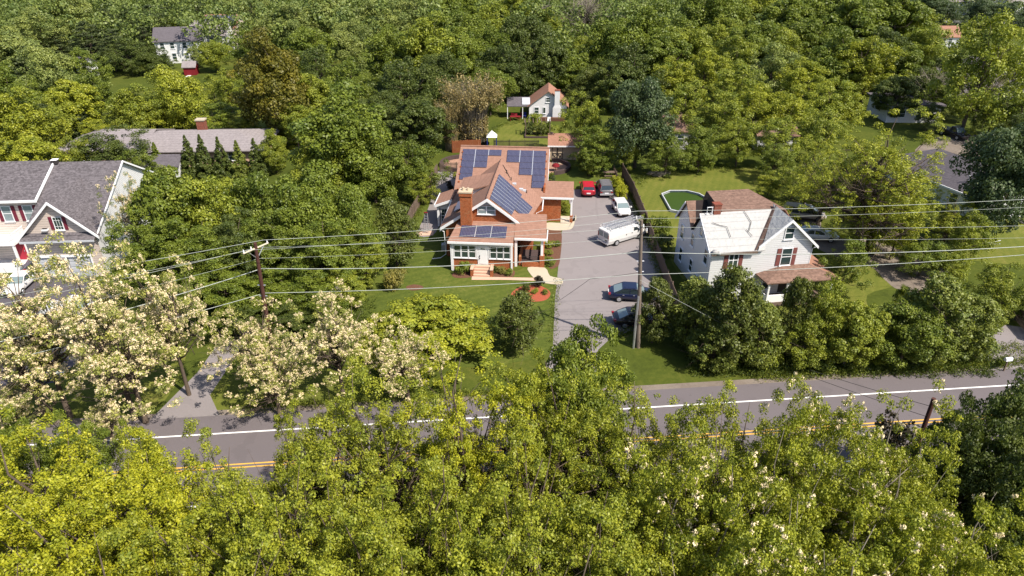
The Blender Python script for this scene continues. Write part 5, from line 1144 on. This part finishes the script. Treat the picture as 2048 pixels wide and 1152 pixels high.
# picnic table behind the parked cars
pt = thing('picnic_table', 'wooden picnic table on the shaded grass behind the suvs', 'picnic table', at(1220, 354)); MB().box(-.9, .9, -.38, .38, .72, .77).build('table_top', 'woodgrey', pt)
for s in (-.75, .75): MB().box(-.9, .9, s - .13, s + .13, .42, .46).build('bench', 'woodgrey', pt)
for s in (-.7, .7): MB().tube([(s, -.7, 0), (s, .25, .72)], .04, 4).tube([(s, .7, 0), (s, -.25, .72)], .04, 4).build('leg', 'woodgrey', pt)
# above ground pool
pl = thing('swimming_pool', 'angular low pool with white rim and green water behind the white house', 'pool', at(1372, 407)); PC = at(1372, 407); ring = [(x - PC[0], y - PC[1]) for x, y in pix((1322, 391.5), (1339, 385), (1373, 385), (1398, 391), (1418, 402), (1418, 422), (1392, 430), (1356, 428), (1340, 424))]
wl_ = MB(); rm = MB()
for p, q in zip(ring, ring[1:] + ring[:1]):
    s = lambda v, f, z: (v[0] * f, v[1] * f, z)
    wl_.hexa([s(p, 1, 0), s(q, 1, 0), s(q, .985, 0), s(p, .985, 0), s(p, 1, .3), s(q, 1, .3), s(q, .985, .3), s(p, .985, .3)]); rm.hexa([s(p, 1.0, .31), s(q, 1.0, .31), s(q, .95, .31), s(p, .95, .31), s(p, 1.0, .36), s(q, 1.0, .36), s(q, .95, .36), s(p, .95, .36)])
wl_.build('pool_wall', 'lightgrey', pl); rm.build('rim', 'lightgrey', pl); MB().face([(x * .98, y * .98, .06) for x, y in ring]).build('water', 'pool', pl, fix=False)
# mailbox, pallets, odd things
mb = thing('mailbox', 'white roadside mailbox at the entrance driveway', 'mailbox', at(2007, 742), -10); MB().box(-.05, .05, -.05, .05, 0, 1.05).build('post', 'woodgrey', mb)
b = MB(); loft(b, [[(x, .14 * math.cos(a), 1.2 + .16 * math.sin(a)) for a in [math.pi * k / 6 for k in range(7)]] + [(x, -.14, 1.06), (x, .14, 1.06)] for x in (-.3, .3)]); b.build('box', 'white', mb); MB().box(.1, .14, .15, .17, 1.2, 1.42).build('flag', 'fabric_red', mb)
rk = MB()
for k in range(26): a = k * .7; rk.tube([(math.cos(a) * 1.4 * (k % 5) / 5 - .8, math.sin(a) * .8, .15 + .02 * k), (math.cos(a + 2) * 1.6, math.sin(a + 2) * .9, .1 + .02 * k)], .04, 4)
single(rk, 'brush_pile', 'palebark', 'pile of cut branches at the shade edge above the pool', 'brush pile', loc=at(1318, 352))
ht = MB().box(-.35, .35, -.3, .3, 0, .75).cyl(0, 0, .75, .9, .22, .14, 10); single(ht, 'air_conditioner', 'lightgrey', 'grey air conditioner at the left side wall of the brick house', 'air conditioner', loc=at(890, 500))
sw = MB().box(-.9, .9, -.03, .03, 0, .02).tube([(-.9, 0, 0), (.9, .2, .35)], .06, 5); single(sw, 'plank', 'lightgrey', 'pale board lying by the tree foot at the right lawn', 'board', loc=at(1985, 488))
bb = MB().box(-.3, .3, -.3, .3, 0, .9).box(-.33, .33, -.33, .33, .9, 1.0); single(bb, 'wheelie_bin', 'fabric_blue', 'blue bin beside the slate roofed house', 'bin', loc=at(1946, 436))
st = thing('stone_marker', 'rusty orange traffic post by the roadside under the locusts', 'post', at(780, 760)); MB().cyl(0, 0, 0, 2.6, .07, n=8).build('post', 'woodred', st)

GF = 'trees on the near side of the road'
# --- near side of the road, bottom of the picture
for a in [
 ('near', 60, 850, 370, 13.2, 'Y', 'bright yellow-green tree in the lower left corner nearest the road edge'),
 ('near', 290, 878, 280, 12.2, 'Y', 'bright yellow-green tree below the dark round bush beside the road, left of centre'),
 ('near', 465, 882, 250, 12.6, 'y', 'green leafy tree rising in front of the road below the leaning locust trunk'),
 ('near', 640, 800, 190, 13.4, 'y', 'sparse green tree whose top pokes over the yellow centre line, left part of the road'),
 ('near', 760, 745, 280, 15.0, 'y', 'yellow-green tree in front of the road below the round bright dogwood'),
 ('near', 930, 712, 280, 15.4, 'Y', 'tall yellow-green tree below the small dark tree on the lawn'),
 ('near', 1090, 730, 250, 14.6, 'y', 'yellow-green tree just below the dark green maple that hides the driveway mouth'),
 ('near', 1265, 770, 250, 14.2, 'y', 'yellow-green tree below the pair of utility poles at the driveway corner'),
 ('near', 1420, 800, 230, 14.4, 'y', 'feathery green tree whose top reaches the white edge line right of the driveway'),
 ('halflocust', 1590, 775, 240, 15.0, 'y', 'slim locust with a few cream flowers rising over the right part of the road'),
 ('halflocust', 1760, 800, 250, 14.4, 'y', 'locust with cream flowers overlapping the yellow lines left of the bare pole top'),
 ('near', 110, 985, 380, 13.6, 'Y', 'large yellow-green tree at the left edge above the picture corner'),
 ('near', 400, 962, 360, 13.4, 'Y', 'large yellow-green tree in the second row left of the bottom centre'),
 ('near', 640, 930, 330, 14.8, 'y', 'yellow-green tree with a dark upright trunk showing, left of the bottom centre'),
 ('near', 860, 905, 330, 15.4, 'y', 'yellow-green tree with a forked bare trunk in the bottom centre'),
 ('near', 1080, 900, 330, 15.2, 'y', 'yellow-green tree in the middle of the near row right of the bottom centre'),
 ('halflocust', 1300, 930, 340, 15.0, 'y', 'locust with long pale branches and few flowers below the driveway corner'),
 ('halflocust', 1500, 905, 320, 15.2, 'y', 'locust with pale curved limbs right of the bottom centre'),
 ('halflocust', 1700, 925, 300, 14.6, 'y', 'locust with a long horizontal pale limb near the lower right corner'),
 ('halflocust', 1930, 1000, 300, 14.0, 'y', 'flowering locust in the lower right corner below the dark maple'),
 ('near', 255, 1045, 330, 13.4, 'Y', 'yellow-green tree between the two large ones of the second row at left'),
 ('near', 520, 975, 300, 14.0, 'y', 'yellow-green tree just left of the dark upright trunk near the bottom'),
 ('near', 760, 990, 320, 14.8, 'y', 'yellow-green tree left of the forked bare trunk near the bottom'),
 ('near', 985, 985, 320, 15.0, 'y', 'yellow-green tree right of the forked bare trunk near the bottom'),
 ('near', 1200, 985, 320, 15.0, 'y', 'yellow-green tree left of the long pale branches near the bottom'),
 ('halflocust', 1400, 985, 320, 14.8, 'y', 'locust between the two pale limbed ones right of the bottom centre'),
 ('halflocust', 1600, 1000, 330, 14.6, 'y', 'locust below the long horizontal limb near the lower right'),
 ('halflocust', 1820, 985, 300, 14.2, 'y', 'flowering locust just left of the lower right dark maple'),
 ('halflocust', 1560, 870, 260, 14.2, 'y', 'leafy locust below the slim one at the right part of the road'),
 ('halflocust', 1730, 870, 260, 14.2, 'y', 'leafy locust in front of the purple bush at right'),
 ('near', 1380, 860, 280, 14.6, 'y', 'green tree under the feathery one right of the driveway'),
 ('near', 20, 1090, 420, 14.0, 'Y', 'yellow-green tree cut off by the bottom edge at the far left'),
 ('near', 320, 1115, 420, 14.0, 'y', 'yellow-green tree cut off by the bottom edge, second from the left'),
 ('near', 600, 1075, 380, 14.6, 'y', 'yellow-green tree cut off by the bottom edge, third from the left'),
 ('near', 880, 1060, 380, 15.0, 'y', 'yellow-green tree cut off by the bottom edge at its middle'),
 ('near', 1150, 1050, 380, 15.2, 'y', 'yellow-green tree cut off by the bottom edge, just right of its middle'),
 ('halflocust', 1420, 1060, 380, 15.0, 'y', 'leafy locust cut off by the bottom edge, right of the middle'),
 ('halflocust', 1700, 1060, 380, 14.8, 'y', 'flowering locust cut off by the bottom edge, near the right corner'),
 ('halflocust', 1990, 1100, 380, 14.2, 'y', 'flowering locust cut off by both edges in the lower right corner')]:
    T(*a, group=GF)
T('nearmaple', 165, 830, 150, 10.0, 'G', 'round dark green bushy tree at the near road edge, far left', GF)
T('nearmaple', 300, 850, 90, 9.5, 'g', 'small green tree standing against the white road line, left side', GF)
T('nearmaple', 1158, 662, 230, 14.0, 'G', 'dark green maple hiding the mouth of the driveway', GF)
T('nearmaple', 1075, 715, 130, 12.5, 'g', 'lighter green maple at the left side of the dark maple by the driveway mouth', GF)
T('nearmaple', 2020, 730, 230, 14.5, 'D', 'tall dark green maple at the right edge above the road', GF)
T('nearmaple', 1880, 815, 150, 12.2, 'D', 'dark green maple around the bare pole top at right', GF)
T('nearmaple', 1960, 850, 230, 12.8, 'D', 'dark green maple in the lower right between the pole and the picture edge', GF)
T('nearmaple', 2060, 900, 200, 12.8, 'D', 'dark green maple half outside the right edge below the road', GF)
T('shrub', 1790, 838, 110, 4.5, 'X', 'dark purple-leaved bush by the near road edge at right', GF, 'shrub')
T('shrub', 1570, 868, 90, 3.8, 'X', 'smaller purple-leaved bush by the near road edge, left of the locust', GF, 'shrub')
# --- blossoming locusts at the left
GL = 'white flowering locusts along the road'
for a in [(70, 515, 260, 835, 'cream flowering locust at the left edge in front of the garage doors'),
          (205, 490, 270, 838, 'tall cream flowering locust below the small solar lamp gable'),
          (335, 520, 190, 790, 'cream flowering locust next to the dark green grove, left of the lower wires'),
          (50, 640, 240, 850, 'cream flowering locust over the dark car park at the left edge'),
          (250, 610, 260, 845, 'cream flowering locust with two dark trunks by the parked pickup'),
          (20, 760, 160, 875, 'low cream flowering locust at the left edge near the road'),
          (510, 605, 180, 800, 'cream flowering locust leaning over the narrow left driveway'),
          (545, 690, 190, 830, 'lower cream flowering locust beside the left driveway mouth'),
          (670, 585, 210, 800, 'cream flowering locust in front of the bright dogwood, its top touching the fence'),
          (810, 645, 190, 810, 'cream flowering locust reaching in front of the right side of the dogwood')]:
    T('locust', *a[:4], 'W', a[4], GL)
T('locust', 262, 352, 100, 10.5, 'G', 'white flowering tree against the sunny side wall of the grey roofed house', GL)
T('locust', 215, 800, 110, 4.0, 'W', 'small cream flowering locust sapling by the roadside grass', GL)
# --- the dark green grove between the left house and the brick house
GG = 'dense maples in the grove left of the brick house'
for a in [(345, 345, 150, 560, 'G', 'green maple just right of the grey roofed house'), (430, 362, 160, 560, 'g', 'light topped maple below the row of spire conifers'),
          (520, 355, 160, 560, 'G', 'mid green maple at the back of the grove'), (610, 362, 170, 560, 'G', 'green maple at the back of the grove near the lawn strip'),
          (700, 375, 140, 560, 'G', 'green maple at the right rear end of the grove'), (300, 425, 150, 600, 'G', 'dark maple against the side wall beside the white flowers'),
          (400, 440, 190, 610, 'G', 'broad maple in the grove left of the street light pole'), (480, 430, 150, 600, 'D', 'dark maple behind the street light pole'),
          (570, 425, 170, 600, 'G', 'broad maple in the grove right behind the street light pole'), (660, 440, 170, 610, 'G', 'broad maple in the grove beside the wooden fence'),
          (718, 455, 100, 590, 'g', 'narrow maple at the right rim of the grove by the fence'), (440, 520, 170, 650, 'G', 'low maple in the grove left of the pole foot'),
          (600, 530, 180, 640, 'G', 'low maple in the grove right of the pole foot'), (680, 520, 120, 625, 'g', 'low maple in the grove close to the front lawn fence'),
          (480, 585, 120, 660, 'D', 'small dark maple at the foot of the street light pole'), (600, 590, 120, 665, 'D', 'small dark maple behind the flowering locusts')]:
    T('broad' if a[1] < 420 else 'nearmaple', *a[:5], a[5], GG)
# --- close to the brick house
T('layered', 862, 583, 262, 700, 'y', 'wide bright green dogwood on the front lawn', rot=.4)
T('layered', 790, 612, 160, 690, 'y', 'smaller bright green dogwood touching the left side of the wide one', rot=2.)
T('cedar', 1036, 588, 92, 698, 'O', 'small dark olive tree on the front lawn left of the driveway', name='ornamental_tree')
T('cedar', 788, 405, 90, 530, 'O', 'olive brown tree standing at the fence left of the brick house', name='ornamental_tree')
S('shrub', 786, 586, 40, 2.1, 'K', 'pale yellow shrub on the left of the front lawn'); S('shrub', 799, 574, 30, 2.0, 'K', 'pale yellow shrub tucked behind its twin on the front lawn')
T('broad', 690, 182, 235, 392, 'G', 'big green dome tree left of the reddish bamboo'); T('broad', 640, 290, 130, 400, 'g', 'light green tree low in front of the big green dome tree')
T('broad', 745, 285, 130, 405, 'G', 'green tree in front of the big dome tree, left of the wooden fence'); T('broad', 838, 200, 130, 310, 'D', 'dark tree between the dome tree and the bamboo')
T('loose', 828, 285, 120, 400, 'G', 'shady tree overhanging the fence behind the side driveway'); T('loose', 845, 345, 60, 410, 'g', 'small light green tree at the fence corner by the side driveway')
T('bamboo', 942, 160, 120, 292, 'T', 'tan and green bamboo clump behind the brick house', cat='bamboo'); T('bamboo', 900, 205, 55, 300, 'T', 'smaller straw coloured bamboo clump left of the tall one', cat='bamboo')
T('spire', 955, 222, 42, 292, 'X', 'dark purple conical tree behind the brick house roof')
T('loose', 1168, 188, 100, 310, 'g', 'loose green tree right of the white cottage'); T('loose', 1188, 255, 100, 345, 'G', 'green tree shading the garden shed')
T('broad', 1278, 165, 145, 335, 'B', 'blue-green round maple right of the white cottage'); T('loose', 1248, 270, 66, 342, 'g', 'light green tree low in front of the blue-green maple')
T('broad', 1180, 300, 55, 352, 'G', 'small tree by the picnic table')
# --- the spire conifers before the ranch house
for i, (x, y, w, c, l) in enumerate([(313, 288, 38, 'G', 'leftmost small conifer in front of the long grey ranch house'), (376, 275, 42, 'D', 'second dark conifer of the row before the ranch house'),
      (405, 273, 44, 'D', 'tallest dark conifer of the row before the ranch house'), (440, 278, 42, 'D', 'dark conifer right of the tallest one before the ranch house'),
      (476, 284, 40, 'C', 'rusty tipped conifer of the row before the ranch house'), (511, 281, 44, 'D', 'rightmost dark conifer of the row before the ranch house')]):
    T('spire', x, y, w, 353, c, l, 'spire conifers before the ranch house')
S('shrub', 345, 350, 40, 2.4, 'O', 'olive bush between the conifers by the ranch house')
T('loose', 225, 256, 150, 352, 'D', 'dark green tree hiding the middle of the ranch house')
T('loose', 150, 275, 90, 360, 'g', 'light bushy tree at the left end of the ranch house'); T('broad', 60, 275, 120, 385, 'y', 'yellow-green tree above the left end of the grey roof'); T('loose', 280, 300, 80, 385, 'G', 'low green tree right behind the grey roof peak')
T('broad', 40, 185, 150, 330, 'V', 'bright yellow-green tree at the left edge above the grey roof')
# --- right: round the white house
T('cedar', 1312, 562, 80, 685, 'O', 'small cedar overhanging the parked black sedan')
T('cedar', 1395, 562, 110, 690, 'C', 'shaggy cedar at the wooden fence end'); T('cedar', 1468, 538, 130, 725, 'O', 'tall shaggy cedar in front of the white house')
T('cedar', 1520, 610, 100, 730, 'C', 'bushy cedar low beside the tall shaggy one'); T('cedar', 1590, 558, 70, 715, 'O', 'thin cedar in front of the porch with its trunk showing')
T('loose', 1655, 560, 105, 725, 'g', 'ivy covered tree in front of the porch'); T('loose', 1625, 632, 120, 735, 'g', 'vine covered bush below the porch')
T('broad', 1705, 605, 120, 735, 'g', 'bright viny bush right of the ivy covered tree'); T('broad', 1820, 608, 140, 735, 'G', 'round green bush near the road at right')
T('cedar', 1870, 556, 140, 722, 'C', 'big feathery cedar left of the entrance driveway'); T('cedar', 1945, 590, 110, 712, 'C', 'feathery cedar leaning to the entrance driveway')
T('cedar', 1802, 575, 46, 660, 'G', 'small pointed cedar behind the round bush'); T('cedar', 1430, 645, 90, 738, 'C', 'low cedar bush at the roadside right of the fence end')
T('loose', 2005, 525, 120, 640, 'g', 'light green tree at the right edge behind the entrance driveway'); T('loose', 2045, 570, 80, 640, 'G', 'green bush at the right edge by the entrance driveway')
T('loose', 1695, 480, 100, 590, 'G', 'dense bush right of the porch roof'); T('loose', 1745, 400, 110, 500, 'y', 'yellow-green tree by the gravel drive')
T('loose', 1850, 478, 110, 552, 'G', 'green bushes beside the gravel drive'); T('loose', 1905, 500, 80, 560, 'g', 'light bush on the lawn by the gravel drive')
T('near', 1748, 228, 285, 515, 'y', 'big bright green tree right behind the white house', var=1); T('near', 1655, 300, 150, 450, 'y', 'bright green tree left part of the mass behind the white house', var=3)
T('near', 1815, 345, 110, 470, 'Y', 'bright green tree beside the slate roofed house', var=2); T('loose', 1760, 330, 130, 505, 'y', 'bright green tree low in the mass behind the parked cars')
T('near', 1903, 392, 115, 500, 'y', 'bright green tree overhanging the gutter of the slate roofed house', var=4); T('loose', 1335, 268, 95, 352, 'G', 'green tree hiding the brown roof beside the blue-green maple')
T('nearmaple', 40, 838, 140, 9.8, 'G', 'dark green bush at the left edge by the road', GF)
T('broad', 2012, 262, 175, 492, 'B', 'tall grey-green tree with dark trunk at the right edge', var=3); T('loose', 1935, 425, 100, 545, 'g', 'green tree on the lawn between the gravel drive and the slate roofed house'); T('loose', 1800, 400, 110, 520, 'y', 'yellow-green tree right of the one by the gravel drive'); T('broad', 545, 262, 70, 345, 'g', 'light green tree covering the right end of the ranch house')
T('loose', 1590, 330, 90, 405, 'g', 'green bush behind the dark parked pickup'); T('loose', 1540, 345, 60, 395, 'y', 'small light bush behind the brown roof peak')
for (x, y, w, h, c, l) in [(1320, 480, 46, 2.6, 'G', 'round bush between the fence and the white house, upper'), (1325, 515, 50, 2.4, 'O', 'round bush between the fence and the white house, lower'),
                           (1290, 458, 30, 1.6, 'g', 'small bush at the fence near the white van'),
                           (1392, 712, 50, 1.9, 'G', 'low bush in the roadside grass right of the poles'), (1450, 740, 60, 2.0, 'G', 'low bush at the roadside below the cedars'),
                           (1530, 742, 70, 1.8, 'g', 'weedy bush at the roadside below the viny bush'), (1640, 742, 70, 1.8, 'G', 'weedy bush at the road edge under the viny tree'),
                           (1760, 738, 80, 1.8, 'g', 'weedy bush at the road edge under the round bush'), (1850, 728, 70, 1.8, 'G', 'weedy bush at the road edge under the big cedar'),
                           (1935, 722, 70, 2.0, 'g', 'grassy bush beside the mailbox'), (2006, 735, 26, 1.0, 'G', 'ivy tuft around the mailbox post')]:
    S('shrub', x, y, w, h, c, l)
# --- wood behind: rows by the sight line to the crown top
bg = []
def B(key, h, items):
    for it in items: bg.append((key, h, *it))
B('broad', 1.0, [(20, 130, 130, 'G'), (95, 95, 120, 'L'), (20, 60, 130, 'L'), (70, 20, 110, 'L'), (135, -5, 110, 'L'), (190, 150, 110, 'G'), (270, 175, 110, 'g'), (145, 165, 110, 'y'), (350, 140, 130, 'V'),
    (320, 195, 60, 'y'), (372, 180, 88, 'V'), (240, 205, 60, 'g'), (120, 195, 90, 'g'), (428, 85, 60, 'g'), (392, 92, 44, 'L'), (348, 42, 55, 'g'), (455, 140, 90, 'g'), (425, 150, 60, 'g'), (165, 100, 100, 'G')])
B('pine', 1.15, [(60, 95, 90, 'P'), (10, 90, 90, 'P'), (215, 20, 80, 'P'), (262, 8, 80, 'P'), (305, 12, 80, 'P'), (345, -8, 70, 'P'), (395, -5, 70, 'P'), (175, 45, 80, 'P'), (95, 210, 70, 'P'), (160, 215, 60, 'P'), (120, 60, 60, 'P'), (230, 60, 70, 'P'), (290, 55, 60, 'P')])
B('broad', .8, [(255, 78, 90, 'D'), (300, 95, 70, 'D'), (225, 95, 60, 'D'), (330, 108, 40, 'D')])
B('broad', 1.0, [(455, -20, 64, 'L'), (515, -10, 90, 'L'), (495, 60, 90, 'G'), (590, 10, 110, 'L'), (660, -5, 110, 'L'), (545, 25, 90, 'L'), (620, 60, 110, 'G'), (700, 45, 100, 'L'),
    (640, 95, 110, 'D'), (700, 120, 120, 'G'), (780, 60, 120, 'G'), (860, 35, 150, 'g'), (760, 0, 120, 'L'), (830, -10, 120, 'L'), (810, 120, 140, 'D'), (880, 110, 120, 'D'), (930, 30, 130, 'G'), (905, 70, 110, 'G'), (970, 60, 110, 'G'),
    (900, -15, 120, 'G'), (975, 10, 110, 'g'), (1000, 95, 110, 'D'), (980, 140, 90, 'G'), (760, 190, 100, 'D'), (610, 150, 110, 'g'), (590, 210, 90, 'g'), (655, 160, 90, 'G')])
B('broad', 1.15, [(1045, 35, 110, 'D'), (1085, 80, 100, 'D'), (1040, 100, 90, 'D')])
B('broad', 1.0, [(1030, -5, 110, 'g'), (1095, 20, 90, 'g'), (1130, 100, 90, 'G'), (1230, 45, 130, 'G'), (1300, 12, 160, 'G'), (1180, 75, 80, 'g'), (1360, 40, 130, 'G'), (1260, 90, 130, 'D'), (1330, 70, 120, 'G'), (1240, 125, 100, 'D'),
    (1420, -10, 130, 'G'), (1500, -15, 120, 'g'), (1570, 0, 130, 'G'), (1640, -15, 140, 'G'), (1440, 35, 110, 'g'), (1510, 50, 120, 'G'), (1470, 75, 120, 'g'), (1560, 60, 110, 'g'), (1700, 5, 140, 'G'), (1780, -10, 150, 'G'), (1830, 15, 120, 'g'),
    (1680, 60, 130, 'G'), (1755, 60, 130, 'D'), (1180, 140, 80, 'O'), (1620, 40, 120, 'G'), (1370, 60, 120, 'g')])
B('loose', .95, [(1340, 115, 110, 'y'), (1410, 100, 110, 'y'), (1470, 125, 120, 'g'), (1545, 90, 130, 'L'), (1600, 120, 120, 'y'), (1380, 165, 120, 'g'), (1440, 185, 120, 'g'), (1510, 170, 120, 'y'), (1580, 175, 120, 'y'), (1660, 160, 120, 'g'),
    (1640, 215, 120, 'g'), (1560, 235, 110, 'g'), (1480, 240, 100, 'g'), (1400, 240, 100, 'G'), (1710, 120, 90, 'g'), (1740, 80, 130, 'y'), (1690, 185, 90, 'y'), (1150, 165, 60, 'O'), (1195, 120, 70, 'O'), (1400, 285, 66, 'G'), (1330, 240, 60, 'g'), (1550, 290, 80, 'G')])
B('broad', .95, [(1800, 95, 100, 'G'), (1850, 60, 110, 'g'), (1900, 110, 90, 'D'), (1850, 140, 90, 'D'), (1790, 155, 90, 'D'), (1880, 170, 70, 'G')])
B('loose', 1.25, [(1965, 35, 190, 'g'), (2040, 65, 130, 'g')])
B('loose', .95, [(2040, 170, 120, 'G'), (1990, 190, 90, 'D'), (1935, 190, 60, 'G'), (1860, 205, 60, 'D'), (2050, 225, 90, 'D')])
B('broad', .75, [(1900, 10, 70, 'B'), (1960, 0, 80, 'B'), (2020, 5, 80, 'B'), (1850, -10, 80, 'B'), (2080, 0, 80, 'B')])
B('bare', 1.15, [(1080, 0, 90, 'G'), (1175, -20, 110, 'G'), (1250, 0, 80, 'G'), (735, 10, 60, 'G')])
B('bare', 1.0, [(1865, 140, 90, 'G'), (1965, 150, 90, 'G'), (840, 240, 60, 'G'), (1560, 250, 60, 'G')])
B('loose', .6, [(440, 205, 110, 'G'), (480, 225, 90, 'g'), (300, 215, 110, 'y'), (350, 200, 100, 'y'), (200, 240, 90, 'y'), (560, 240, 70, 'G'), (590, 255, 60, 'g')])
LM = [(330, 95, 'the grey roofed far house'), (440, 70, 'the far solar roof'), (375, 140, 'the little red shed'), (360, 250, 'the ranch house chimney'), (150, 270, 'the ranch house gable end'),
      (530, 200, 'the tall olive tree'), (940, 210, 'the tan bamboo'), (1095, 205, 'the white cottage'), (1280, 230, 'the blue-green maple'), (690, 260, 'the big dome tree'), (1030, 220, 'the cottage pavilion'),
      (1820, 210, 'the flat grey roof'), (1925, 330, 'the slate roofed house'), (1750, 330, 'the big bright tree'), (1950, 45, 'the far white houses'), (1175, 30, 'the pale leafless tree'), (1440, 400, 'the green pool'), (40, 240, 'the left picture edge'),
      (20, 10, 'the top left corner'), (700, 0, 'the top edge left of centre'), (1500, 0, 'the top edge right of centre'), (1020, 12, 'the far blue roof')]
CN = dict(V='light yellow-green', G='mid green', g='fresh green', D='dark green', L='pale green', y='yellow-green', Y='bright yellow', O='olive', P='dark', B='bluish green')
FN = dict(broad='rounded tree', loose='open crowned tree', pine='layered pine', bare='leafless tree')
ORD = ['', 'second nearest ', 'third nearest ', 'fourth nearest ', 'fifth nearest ', 'sixth nearest ', 'seventh nearest ', 'eighth nearest ']
cnt = {}
info = []
for (key, h, cx, yt, w, c) in bg:
    cy = yt + w * .4; d = sorted(((cx - a) ** 2 + (cy - b) ** 2, n, a, b) for a, b, n in LM)[0]
    ddx, ddy = cx - d[2], cy - d[3]
    rel = ('right of' if ddx > 0 else 'left of') if abs(ddx) > abs(ddy) else ('in front of' if ddy > 0 else 'behind')
    info.append((d[0], key, h, cx, yt, w, c, d[1], rel))
T('broad', 535, 68, 180, 278, 'U', 'tall olive crowned tree with a bare leaning trunk beyond the ranch house', var=2)
for q_, (d, key, h, cx, yt, w, c, n, rel) in enumerate(sorted(info)):
    if key == 'broad' and q_ % 3 == 1: key = 'loose'
    desc = ('pale grey ' if key == 'bare' else CN[c] + ' ') + FN[key]; k = (desc, rel, n); i = cnt.get(k, 0); cnt[k] = i + 1
    T(key, cx, yt, w, max(56, yt + w * h), c, f'{ORD[min(i, 7)]}{desc} {rel} {n}', 'trees of the wood behind the houses')
# --- the far wood, one mass beyond
def far_wood():
    rg = np.random.default_rng(5); C = []; Rc = []
    for y in np.arange(172, 330, 9.5):
        for x in np.arange(-190, 190, 9.5):
            X, Y = x + rg.normal() * 2.5, y + rg.normal() * 2.5
            px = 1024 + FPX * X / depth(X, Y, 8)
            if px > 1790 and Y < 232: continue
            hh = 8 + 6 * rg.random() + (Y - 172) * .02; n = 16; c = dome(rg, n, 4.4, 1, hh, .3); c[:, 0] += X; c[:, 1] += Y; C.append(c); Rc.append(1.1 + .8 * rg.random(n))
    me = crown_mesh('wood', np.concatenate(C), np.concatenate(Rc), .33, 46, rg)
    o = bpy.data.objects.new('wood', me); COL.objects.link(o); o.color = (.14, .185, .05, 1); o['kind'] = 'stuff'; o['label'] = 'far pale green wood behind the houses'
far_wood()
